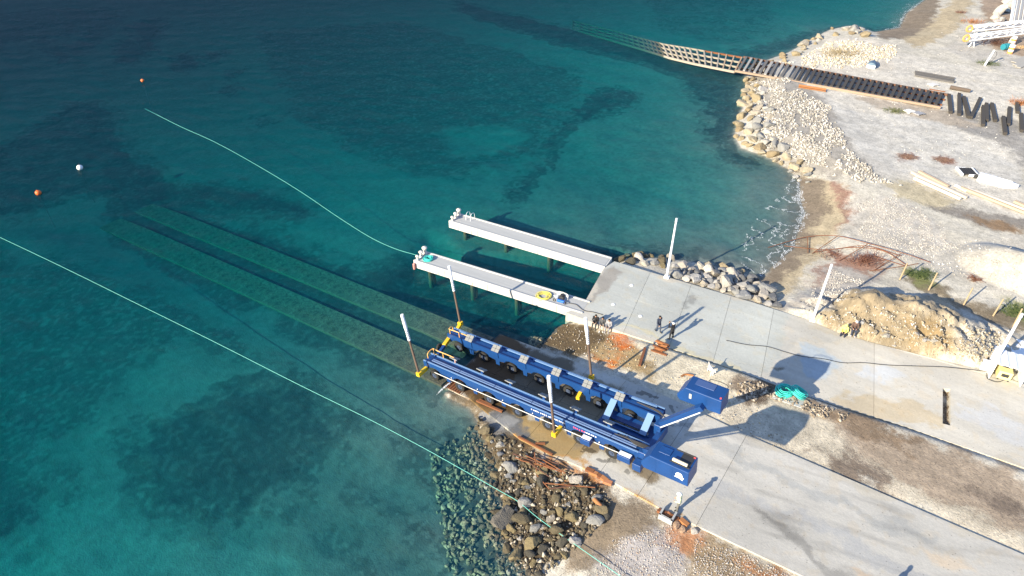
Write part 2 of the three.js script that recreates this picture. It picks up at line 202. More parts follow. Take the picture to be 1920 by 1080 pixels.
// seabed: seagrass beds, rock patches and broad darker areas (0 bare sand .. 255 darkest); ground round the sunken tracks darkened by hand; the water also darkens with its thickness
const WEED_AND_DARK = [
  [150, [[480, 60], [760, 40], [1100, 140], [1000, 280], [860, 340], [700, 300], [560, 220]]],
  [60, [[-50, 150], [120, 120], [260, 130], [230, 200], [80, 260], [-50, 290]]],
  [215, [[-50, 300], [60, 240], [140, 190], [205, 195], [215, 240], [270, 300], [350, 345], [450, 350], [600, 395], [560, 420], [330, 385], [150, 360], [60, 400], [-50, 420]]],
  [205, [[-40, 30], [110, 15], [235, 18], [215, 58], [170, 85], [120, 122], [60, 72], [-40, 88]]], [70, [[90, 68], [160, 62], [150, 82], [95, 84]]],
  [240, [[243, 48], [278, 36], [306, 32], [303, 56], [295, 96], [268, 88], [250, 66]]], [235, [[212, 82], [248, 74], [268, 90], [264, 120], [208, 120]]],
  [245, [[320, 112], [345, 98], [370, 98], [376, 126], [332, 133]]], [235, [[384, 106], [404, 95], [429, 94], [414, 113], [396, 113]]], [235, [[422, 142], [448, 127], [456, 134], [430, 150]]], [235, [[413, 166], [438, 157], [452, 168], [428, 178]]], [250, [[474, 232], [495, 218], [504, 226], [490, 241]]],
  [225, [[1105, 175], [1160, 160], [1192, 184], [1148, 205], [1086, 226], [1040, 280], [1020, 322], [985, 372], [950, 384], [960, 350], [1000, 310], [1030, 250], [1070, 210]]], [205, [[940, 280], [970, 262], [974, 280], [945, 300]]], [40, [[820, 245], [960, 232], [985, 262], [900, 298], [830, 282]]],
  [150, [[0, 470], [180, 500], [330, 560], [480, 640], [700, 760], [730, 820], [560, 700], [300, 640], [250, 720], [200, 800], [60, 850], [-50, 880], [-50, 470]]],
  [215, [[220, 840], [300, 770], [420, 735], [560, 715], [640, 755], [672, 812], [600, 872], [520, 935], [440, 978], [330, 962], [250, 925]]], [200, [[-60, 850], [75, 875], [100, 985], [30, 1010], [-60, 1000]]], [245, [[370, 985], [400, 970], [412, 990], [385, 1000]]],
  [235, [[850, 0], [1000, 35], [1180, 85], [1300, 105], [1390, 118], [1385, 150], [1300, 150], [1180, 118], [1000, 70], [860, 20]]], [225, [[1285, 150], [1390, 135], [1400, 240], [1370, 275], [1440, 310], [1380, 320], [1330, 250]]], [190, [[1360, 100], [1420, 90], [1560, 50], [1600, 45], [1480, 95], [1400, 125]]], [120, [[1200, -20], [1420, -20], [1460, 60], [1380, 90], [1240, 60]]],
  [200, [[650, 520], [760, 480], [1020, 590], [1050, 640], [960, 680], [870, 600]]], [210, [[1130, 465], [1280, 470], [1420, 520], [1300, 500], [1140, 492]]],
  [235, [[860, 790], [905, 780], [960, 850], [960, 1000], [1000, 1100], [880, 1090], [850, 960], [820, 860]]], [150, [[690, 820], [860, 790], [860, 960], [880, 1090], [780, 1090]]],
  [0, [[100, 990], [230, 930], [330, 970], [440, 985], [560, 930], [700, 940], [780, 1000], [700, 1100], [-60, 1100], [-60, 1010]]], [110, [[450, 960], [640, 880], [760, 860], [820, 960], [800, 1090], [560, 1090]]], [10, [[1240, 330], [1380, 330], [1470, 340], [1490, 400], [1470, 470], [1400, 490], [1280, 450], [1160, 420]]],
  [10, [[228, 172], [246, 168], [250, 178], [234, 184]]], [10, [[200, 198], [222, 192], [220, 204], [204, 208]]],
  [215, [[-1, -9.4], [-1, -4.4], [-1, -2], [-1, 1], [-8, 1.6], [-30, 1.3], [-48, 1.4], [-56, -2.6], [-62, -5], [-50, -8], [-30, -9], [-12, -10]], 'st'],  // hand-laid darkening round the tracks, painted into the seabed colour to set them off
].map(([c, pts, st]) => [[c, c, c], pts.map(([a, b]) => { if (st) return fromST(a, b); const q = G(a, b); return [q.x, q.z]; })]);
const weedDarkImg = (() => { const k = .5, c = canvasFor(SEA, k), ctx = c.getContext('2d'); ctx.fillStyle = css([62, 62, 62]); ctx.fillRect(0, 0, c.width, c.height); for (const [col, pts] of WEED_AND_DARK) paintPoly(ctx, SEA, k, col, pts); return grab(ctx, c); })();
const pick = (img, m, x, z, out) => { const u = clamp((x - m.x0) / (m.x1 - m.x0) * img.width, 0, img.width - 1) | 0, v = clamp((z - m.z0) / (m.z1 - m.z0) * img.height, 0, img.height - 1) | 0, k = (v * img.width + u) * 4; out[0] = img.data[k]; out[1] = img.data[k + 1]; out[2] = img.data[k + 2]; return out; };
const K_LIT = .7;                                                     // albedo of a level sunlit surface that the photograph shows as white
const tmp = [0, 0, 0], acc = [0, 0, 0];
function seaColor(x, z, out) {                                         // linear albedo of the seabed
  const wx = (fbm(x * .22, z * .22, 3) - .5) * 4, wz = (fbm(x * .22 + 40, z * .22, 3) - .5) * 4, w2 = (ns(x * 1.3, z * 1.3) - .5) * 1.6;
  let w = 0; for (const [a, b] of [[.9, .3], [-.7, .8], [-.2, -1]]) w += pick(weedDarkImg, SEA, x + wx + w2 + a * 1.3, z + wz + w2 + b * 1.3, tmp)[0] / 765;
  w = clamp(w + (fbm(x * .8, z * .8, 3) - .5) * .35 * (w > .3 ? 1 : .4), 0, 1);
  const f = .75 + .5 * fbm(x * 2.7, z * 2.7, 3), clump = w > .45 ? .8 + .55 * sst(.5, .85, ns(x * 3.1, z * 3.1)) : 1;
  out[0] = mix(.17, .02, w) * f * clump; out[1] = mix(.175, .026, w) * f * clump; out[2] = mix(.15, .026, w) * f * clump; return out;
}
function planMap(m, img, deep) {
  const data = new Uint8Array(m.w * m.h * 4), land = [0, 0, 0];
  for (let j = 0; j < m.h; j++) for (let i = 0; i < m.w; i++) {
    const x = m.x0 + (i + .5) / m.w * (m.x1 - m.x0), z = m.z0 + (j + .5) / m.h * (m.z1 - m.z0), o = (j * m.w + i) * 4;
    let sea = 1; if (img) { const gu = (x - GX0) / GS, gv = (z - GZ0) / GS; sea = sst(.12, -.18, gridH(gu, gv) + (ns(x * 2, z * 2) - .5) * .12); }
    if (sea > 0) seaColor(x, z, acc);
    if (sea < 1) {
      const wx = (ns(x * .8, z * .8) - .5) * 1.5 + (ns(x * 3, z * 3) - .5) * .7, wz = (ns(x * .8 + 31, z * .8) - .5) * 1.5 + (ns(x * 3 + 7, z * 3 + 3) - .5) * .7;
      land[0] = land[1] = land[2] = 0;
      for (let q = 0; q < 3; q++) { const a = ht(i * 3 + q, j + (i >> 6)) * 6.283, r = .75 * ht(j * 3 + q, i + 9 + (j >> 6)); pick(img, m, x + wx + Math.cos(a) * r, z + wz + Math.sin(a) * r, tmp); for (let e = 0; e < 3; e++) land[e] += lin2[tmp[e]] / 3; }
      const big = .86 + .28 * fbm(x * .33, z * .33, 3), mid = .84 + .32 * ns(x * 1.7, z * 1.7), fine = .84 + .32 * ns(x * 7.5, z * 7.5), gr = .92 + .16 * ht(i + (j >> 5) * 37, j), [rs, rt] = toST(x, z), trk = z > -52 ? .86 + .28 * fbm(rs * .2 + rt * .1, rt * 2.3, 3) : 1, f = big * mid * fine * gr * trk * K_LIT, st = h2(i >> 1, j >> 1);
      const sp = st > .985 ? 1.3 : st < .02 ? .55 : 1;
      for (let e = 0; e < 3; e++) { const v = land[e] * f * sp; acc[e] = sea > 0 ? mix(v, acc[e], sea) : v; }
    }
    data[o] = sq(acc[0]); data[o + 1] = sq(acc[1]); data[o + 2] = sq(acc[2]); data[o + 3] = 255;
  }
  const t = new THREE.DataTexture(data, m.w, m.h, THREE.RGBAFormat); t.colorSpace = THREE.SRGBColorSpace; t.magFilter = t.minFilter = THREE.LinearFilter; t.flipY = false; t.needsUpdate = true; return t;
}
// coarse height grid for the maps (0.5 m)
const GX0 = -10, GZ0 = -166, GS = .5, GW = 258, GHn = 306, GHT = new Float32Array(GW * GHn);
for (let j = 0; j < GHn; j++) for (let i = 0; i < GW; i++) GHT[j * GW + i] = hgt(GX0 + i * GS, GZ0 + j * GS);
const gridH = (u, v) => { u = clamp(u, 0, GW - 1.01); v = clamp(v, 0, GHn - 1.01); const i = u | 0, j = v | 0, a = u - i, b = v - j, k = j * GW + i; return (GHT[k] * (1 - a) + GHT[k + 1] * a) * (1 - b) + (GHT[k + GW] * (1 - a) + GHT[k + GW + 1] * a) * b; };
function noiseTex(n, fn, rep) { const d = new Uint8Array(n * n * 4); for (let j = 0; j < n; j++) for (let i = 0; i < n; i++) { const v = clamp(fn(i / n, j / n), 0, 1) * 255; d.set([v, v, v, 255], (j * n + i) * 4); } const t = new THREE.DataTexture(d, n, n, THREE.RGBAFormat); t.wrapS = t.wrapT = THREE.RepeatWrapping; t.magFilter = t.minFilter = THREE.LinearFilter; if (rep) t.repeat.set(...rep); t.needsUpdate = true; return t; }
const tileN = (u, v, f, k = 0) => { const x = u * f, y = v * f, i = Math.floor(x), j = Math.floor(y); let a = x - i, b = y - j; a = a * a * (3 - 2 * a); b = b * b * (3 - 2 * b); const w = (p, q) => h2(((p % f) + f) % f + k * 991, ((q % f) + f) % f + k * 57); return mix(mix(w(i, j), w(i + 1, j), a), mix(w(i, j + 1), w(i + 1, j + 1), a), b); };
const grit = (u, v) => .35 * tileN(u, v, 24) + .35 * tileN(u, v, 61, 1) + .3 * tileN(u, v, 128, 2);
console.log('painting');
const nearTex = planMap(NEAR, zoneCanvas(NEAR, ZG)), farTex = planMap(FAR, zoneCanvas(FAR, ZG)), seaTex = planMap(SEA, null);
// concrete: stains, washes and wear where the photograph shows them
const slabTex = (() => {
  const m = NEAR, img = zoneCanvas(m, SG), data = new Uint8Array(m.w * m.h * 4);
  for (let j = 0; j < m.h; j++) for (let i = 0; i < m.w; i++) {
    const x = m.x0 + (i + .5) / m.w * (m.x1 - m.x0), z = m.z0 + (j + .5) / m.h * (m.z1 - m.z0), o = (j * m.w + i) * 4, [s, t] = toST(x, z);
    const wx = (ns(x * .7, z * .7) - .5) * 1.3 + (ns(x * 2.6, z * 2.6) - .5) * .5, wz = (ns(x * .7 + 31, z * .7) - .5) * 1.3 + (ns(x * 2.6 + 7, z * 2.6) - .5) * .5;
    let r = 0, g = 0, b = 0; for (let q = 0; q < 3; q++) { const a = ht(i * 3 + q, j + (i >> 6)) * 6.283, d = .3 * ht(j * 3 + q, i + 9); pick(img, m, x + wx + Math.cos(a) * d, z + wz + Math.sin(a) * d, tmp); r += lin2[tmp[0]] / 3; g += lin2[tmp[1]] / 3; b += lin2[tmp[2]] / 3; }
    const streak = fbm(s * .22, t * 1.9, 3), cloud = fbm(x * .28, z * .28, 4), fine = ns(x * 9, z * 9);
    let f = K_LIT * (.84 + .32 * cloud) * (.9 + .2 * streak) * (.95 + .1 * fine);
    if (s > 16 && t > -9 && t < 3) { const sk = fbm(s * .16 + ns(s * .2, t * .2) * 2, t * 1.4 + s * .28 + ns(s * .15, 4) * 3, 3); if (sk > .54) f *= 1 - .9 * (sk - .54) * sst(16, 24, s); }   // tyre scuffs
    const spot = fbm(x * 1.6 + 3, z * 1.6, 3), warm = clamp((spot - .58) * 2.2, 0, .35), drip = s > 12.5 && s < 20 && t > -7 && t < .8 ? sst(.6, .64, fbm(x * 2.2, z * 2.2 + 50, 3)) * sst(20, 15, s) * .55 : 0;
    f *= 1 - drip; if (h2(i >> 1, j >> 1) > .997) f *= .6;
    data[o] = sq(r * f * (1 + warm * .04)); data[o + 1] = sq(g * f * (1 - warm * .06)); data[o + 2] = sq(b * f * (1 - warm * .2)); data[o + 3] = 255;
  }
  const tx = new THREE.DataTexture(data, m.w, m.h, THREE.RGBAFormat); tx.colorSpace = THREE.SRGBColorSpace; tx.magFilter = tx.minFilter = THREE.LinearFilter; tx.needsUpdate = true; return tx;
})();
console.log('painted');
const gritTex = noiseTex(512, grit), repTex = (t, a, b) => { const c = t.clone(); c.repeat.set(a, b); c.needsUpdate = true; return c; };
const groundMat = (t, m) => new THREE.MeshStandardMaterial({ map: t, roughness: .95, bumpMap: repTex(gritTex, (m.x1 - m.x0) / 5, (m.z1 - m.z0) / 5), bumpScale: .035 });
const nearMat = groundMat(nearTex, NEAR), farMat = groundMat(farTex, FAR), seaMat = groundMat(seaTex, SEA);

// ---------------------------------------------------------------- terrain sheets: seabed, near ground, far ground (they share their edge lines)
const steps = (...l) => { const o = []; for (let k = 0; k + 2 < l.length; k += 2) { const n = Math.round((l[k + 2] - l[k]) / l[k + 1]); for (let i = 0; i < n; i++) o.push(l[k] + (l[k + 2] - l[k]) * i / n); } o.push(l[l.length - 1]); return o; };
const XS = steps(-160, 1.1, -10, .25, 56, .8, 118), ZS = steps(-200, 1.2, -166, .7, -110, .4, -62, .25, -14, 1, -10);
{
  const HT = ZS.map(z => Float32Array.from(XS, x => hgt(x, z)));
  const sheet = (name, m, mat, keep) => {
    const id = new Map(), pos = [], uv = [], idx = [];
    const at = (i, j) => { const k = j * XS.length + i; if (!id.has(k)) { id.set(k, pos.length / 3); pos.push(XS[i], HT[j][i], ZS[j]); uv.push((XS[i] - m.x0) / (m.x1 - m.x0), (ZS[j] - m.z0) / (m.z1 - m.z0)); } return id.get(k); };
    for (let j = 0; j + 1 < ZS.length; j++) for (let i = 0; i + 1 < XS.length; i++) { const x = (XS[i] + XS[i + 1]) / 2, z = (ZS[j] + ZS[j + 1]) / 2; if (!keep(x, z)) continue; const a = at(i, j), b = at(i + 1, j), c = at(i, j + 1), d = at(i + 1, j + 1); idx.push(a, c, b, b, c, d); }
    const g = new THREE.BufferGeometry(); g.setAttribute('position', new THREE.Float32BufferAttribute(pos, 3)); g.setAttribute('uv', new THREE.Float32BufferAttribute(uv, 2)); g.setIndex(idx); g.computeVertexNormals();
    return mesh(name, g, mat);
  };
  const inM = (m, x, z) => x > m.x0 && x < m.x1 && z > m.z0 && z < m.z1;
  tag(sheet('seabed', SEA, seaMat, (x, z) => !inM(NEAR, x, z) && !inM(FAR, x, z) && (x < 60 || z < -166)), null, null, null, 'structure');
  tag(sheet('ground', NEAR, nearMat, (x, z) => inM(NEAR, x, z)), null, null, null, 'structure');
  tag(sheet('terrain', FAR, farMat, (x, z) => inM(FAR, x, z)), null, null, null, 'structure');
}
console.log('terrain');
// ---------------------------------------------------------------- water: a clear body with depth; its colour deepens with the way light travels in it
{
  const wave = (u, v) => { let s = 0; for (const [f, a, k] of [[7, .44, 3], [13, .28, 4], [29, .16, 5], [61, .08, 6], [127, .04, 7]]) s += a * (tileN(u + .02 * tileN(u, v, 5, 9), v * 1 + .03 * tileN(u, v, 6, 8), f, k)); return s; };
  const g = new THREE.BoxGeometry(420, 14, 420).translate(-60, -7, -205), p = g.attributes.position, uv = g.attributes.uv;
  const ca = Math.cos(.5), sa = Math.sin(.5);
  for (let i = 0; i < p.count; i++) { const x = p.getX(i), z = p.getZ(i); uv.setXY(i, (x * ca + z * sa) / 22, (-x * sa + z * ca) / 13); }
  const m = new THREE.MeshPhysicalMaterial({ color: new THREE.Color().setRGB(.002, .075, .13), roughness: .3, specularIntensity: .9, ior: 1.45, transparent: true, opacity: .19, thickness: 1, attenuationColor: new THREE.Color().setRGB(.66, .951, .954), attenuationDistance: 1, bumpMap: noiseTex(1024, wave), bumpScale: .4 });
  const w = mesh('sea_water', g, m); w.castShadow = false; tag(w, null, null, null, 'structure');
}

// ---------------------------------------------------------------- concrete: quay, slipway, piers, sunken tracks
const slabMats = [.94, 1, 1.04, .98].map((k) => new THREE.MeshStandardMaterial({ map: slabTex, color: new THREE.Color().setRGB(Math.min(k, 1), Math.min(k, 1), Math.min(k, 1)), roughness: .88, bumpMap: repTex(gritTex, 22, 16), bumpScale: .012 }));
const clipHalf = (poly, fn) => { const o = []; for (let i = 0; i < poly.length; i++) { const a = poly[i], b = poly[(i + 1) % poly.length], fa = fn(a), fb = fn(b); if (fa >= 0) o.push(a); if ((fa >= 0) !== (fb >= 0)) { const t = fa / (fa - fb); o.push([mix(a[0], b[0], t), mix(a[1], b[1], t)]); } } return o; };
function slabGeo(poly, yfn, thick, holes = []) {
  let area = 0; for (let i = 0; i < poly.length; i++) { const a = poly[i], b = poly[(i + 1) % poly.length]; area += a[0] * b[1] - a[1] * b[0]; }
  const c = (area < 0 ? poly : [...poly].reverse()).map(p => new THREE.Vector2(...p)), hs = holes.map(h => h.map(p => new THREE.Vector2(...p))), all = [c, ...hs].flat();
  const tri = THREE.ShapeUtils.triangulateShape(c, hs), pos = [], uv = [];
  const put = (p, y) => { pos.push(p.x, y, p.y); uv.push((p.x - NEAR.x0) / (NEAR.x1 - NEAR.x0), (p.y - NEAR.z0) / (NEAR.z1 - NEAR.z0)); };
  for (const [i, j, k] of tri) { const [a, b, d] = [all[i], all[j], all[k]], w = (b.x - a.x) * (d.y - a.y) - (b.y - a.y) * (d.x - a.x); for (const p of w < 0 ? [a, b, d] : [a, d, b]) put(p, yfn(p.x, p.y)); }
  for (const ring of [c, ...hs]) for (let i = 0; i < ring.length; i++) { const a = ring[i], b = ring[(i + 1) % ring.length], ya = yfn(a.x, a.y), yb = yfn(b.x, b.y); put(a, ya); put(b, yb); put(a, ya - thick); put(b, yb); put(b, yb - thick); put(a, ya - thick); }
  const g = new THREE.BufferGeometry(); g.setAttribute('position', new THREE.Float32BufferAttribute(pos, 3)); g.setAttribute('uv', new THREE.Float32BufferAttribute(uv, 2)); g.computeVertexNormals(); return g;
}
function slabs(root, poly, toUV, us, vsFor, yfn, thick, gap, hole) {
  let n = 0;
  for (let i = 0; i + 1 < us.length; i++) { const vs = vsFor(us[i]); for (let j = 0; j + 1 < vs.length; j++) {
    let p = poly; for (const f of [q => toUV(q)[0] - us[i] - gap, q => us[i + 1] - gap - toUV(q)[0], q => toUV(q)[1] - vs[j] - gap, q => vs[j + 1] - gap - toUV(q)[1]]) p = clipHalf(p, f);
    p = p.filter((a, k) => Math.hypot(a[0] - p[(k + 1) % p.length][0], a[1] - p[(k + 1) % p.length][1]) > .004); if (p.length < 3) continue;
    const h = hole && hole.every(q => inPoly(q[0], q[1], p)) ? [hole] : [];
    mesh('slab', slabGeo(p, yfn, thick, h), slabMats[(n++ * 7) % 4], root);
  } }
}
const structure = (name) => { const o = new THREE.Group(); o.name = name; o.userData.kind = 'structure'; scene.add(o); return o; };
const Q0 = P(1132, 503, .9), e1 = [.875, .485], ec = [-.39, .92];
const toQ = ([x, z]) => { const a = x - Q0.x, b = z - Q0.z; return [(a * .92 + b * .39) / .994, (.875 * b - .485 * a) / .994]; };
const quay = structure('quay_pavement');
slabs(quay, QUAY, toQ, [-6, 4.3, 8.3, 12, 15.8, 24, 60], (u) => u < 15 ? [-9, 3.25, 6.75, 30] : [-9, 30], quayY, 1.7, .011, TRENCH);
const slip = structure('slipway_pavement');
slabs(slip, RAMP, ([x, z]) => toST(x, z), [-.3, 2.6, 5.6, 8.7, 11.9, 14.6, 17.5, 21.5, 52], (u) => u < 14 ? [-12, -2.8, 6] : [-12, 6], (x, z) => rampY(toST(x, z)[0]), .45, .011);
// raised kerb along the near edge of the quay is the slabs' own white edge; white round lids let into the paving
const white = std(.78, .78, .76, .6), whitePaint = std(.8, .8, .8, .45), rust = std(.20, .075, .03, .9), rustLight = std(.36, .15, .055, .9), darkSteel = std(.03, .03, .032, .6);
for (const [a, b] of [[1149.6, 571], [1200.6, 593], [1184, 535]]) { const p = P(a, b, .9); tag(mesh('round_cover', merge([cyl(.17, .16, .035, 0, 0, 0, 20), cyl(.1, .09, .05, 0, 0, 0, 16)]).translate(p.x, .9, p.z), whitePaint), 'small white round cover set in the quay concrete', 'cover', 'white round covers in the quay'); }
// piers
const pierMat = new THREE.MeshStandardMaterial({ color: new THREE.Color().setRGB(.58, .56, .52), roughness: .85, map: noiseTex(256, (u, v) => .86 + .14 * (tileN(u, v, 9, 3) * .6 + tileN(u, v, 40, 4) * .4)), bumpMap: gritTex, bumpScale: .01 });
const pierTop = new THREE.MeshStandardMaterial({ color: new THREE.Color().setRGB(.42, .42, .41), roughness: .9, map: pierMat.map, bumpMap: gritTex, bumpScale: .01 });
function pier(label, a, b, width, piles) {
  const A = P(...a, .9), B = P(...b, .9), d = B.clone().sub(A).setY(0), L = d.length(); d.normalize();
  const t = thing('pier', label, 'pier', [A.x, 0, A.z], Math.atan2(-d.z, d.x));                   // local x along the pier towards land, local -z away from the camera
  mesh('deck', rbox(L, .76, width, L / 2, .505, -width / 2, .02), pierMat, t);
  mesh('walkway', box(L - .3, .025, width - .36, L / 2, .897, -width / 2), pierTop, t);
  for (const z of [-.09, -width + .09]) mesh('kerb', rbox(L, .1, .18, L / 2, .935, z, .03), pierMat, t);
  for (const x of piles) for (const z of [-.65, -width + .65]) mesh('pile', cyl(.2, .2, 3.6, x, -3.2, z, 12), pileMat, t);
  for (let x = 1.2; x < L - .5; x += 2.35) mesh('casting_joint', box(.03, .7, .012, x, .5, .004), pileMat, t);
  for (let x = .9; x < L - .6; x += 1.9) mesh('rust_run', box(.05 + .03 * Math.sin(x * 7), .25 + .1 * Math.sin(x * 5), .008, x, .34, .004), std(.4, .26, .15, .9), t);
  return { t, A, d, L, width };
}
const pileMat = std(.16, .085, .045, .95);
const p1 = pier('white concrete pier with a ladder at its sea end', [841, 415], [1134, 502], 1.9, [1.6, 6.6, 11.6]), p2 = pier('white concrete pier carrying rope coils and a blue pump', [775, 489], [1092, 588], 1.9, [1.4, 6.2, 11]);
// bollards across each pier's sea end
const bollGeo = new THREE.LatheGeometry([[0, 0], [.24, 0], [.24, .05], [.15, .1], [.14, .42], [.22, .5], [.23, .58], [.15, .66], [0, .68]].map(p => new THREE.Vector2(...p)), 16), bollMat = std(.66, .6, .52, .7);
const place = (pr, x, z, y = .9) => { const c = Math.cos(pr.t.rotation.y), s = Math.sin(pr.t.rotation.y); return [pr.t.position.x + x * c + z * s, y, pr.t.position.z - x * s + z * c]; };
for (const [pr, txt, grp] of [[p1, 'pale bollard on the sea end of the pier with the ladder', 'bollards on the ladder pier'], [p2, 'pale bollard on the sea end of the pier with rope coils', 'bollards on the rope coil pier']]) for (let k = 0; k < 3; k++) { const g = mesh('bollard', bollGeo, bollMat); g.position.set(...place(pr, .3, -.3 - k * .65)); g.scale.setScalar(1 + .18 * (k - 1)); tag(g, txt, 'bollard', grp); }
{ const f = mesh('fender', new THREE.CapsuleGeometry(.13, .5, 6, 12), std(.6, .26, .22, .6)); f.position.set(...place(p2, .15, .16, .38)); tag(f, 'pink fender hanging at the pier corner', 'fender'); }
{ const l = thing('pool_ladder', 'white ladder with two arched handrails at the pier end', 'ladder', place(p1, 1.5, -1.45), p1.t.rotation.y); // two arches and treads over the far side
  for (const x of [0, .55]) mesh('handrail', tube([V3(x, 0, .35), V3(x, .5, .33), V3(x, .78, .05), V3(x, .6, -.4), V3(x, 0, -.55), V3(x, -1.2, -.56)], .025, 40, 8), whitePaint, l);
  for (const y of [-.25, -.55, -.85]) mesh('tread', box(.55, .03, .1, .275, y, -.56), whitePaint, l); }
// sunken wheel tracks of the slipway
const algaeTex = noiseTex(256, (u, v) => .22 + .65 * tileN(u, v, 5, 5) * tileN(u, v, 30, 6) + .35 * tileN(u, v, 16, 7));
const algae = new THREE.MeshStandardMaterial({ color: new THREE.Color().setRGB(.25, .195, .12), map: algaeTex, roughness: .95, bumpMap: gritTex, bumpScale: .05 });
for (const [t0, t1] of STRIPS) {
  const o = structure(numbered('sunken_track'));
  for (let s = -.35; s > -60; s -= 4) { const a = Math.max(s - 3.998, -60), w = fromST((s + a) / 2, (t0 + t1) / 2), len = s - a, mid = (s + a) / 2, dip = (q) => q < -46 ? .003 * (q + 46) * (q + 46) : 0, y = rampY(mid) - dip(mid);
    const g = new THREE.BoxGeometry(len, .5, t1 - t0); const uv = g.attributes.uv; for (let i = 0; i < uv.count; i++) uv.setXY(i, uv.getX(i) * len / 3 + s, uv.getY(i) * .9);
    const m = mesh('slab', g, algae, o); m.position.set(w[0], y - .26, w[1]); m.rotation.set(0, -RA, Math.atan(.085 + (dip(a) - dip(s)) / len), 'YXZ'); }
}

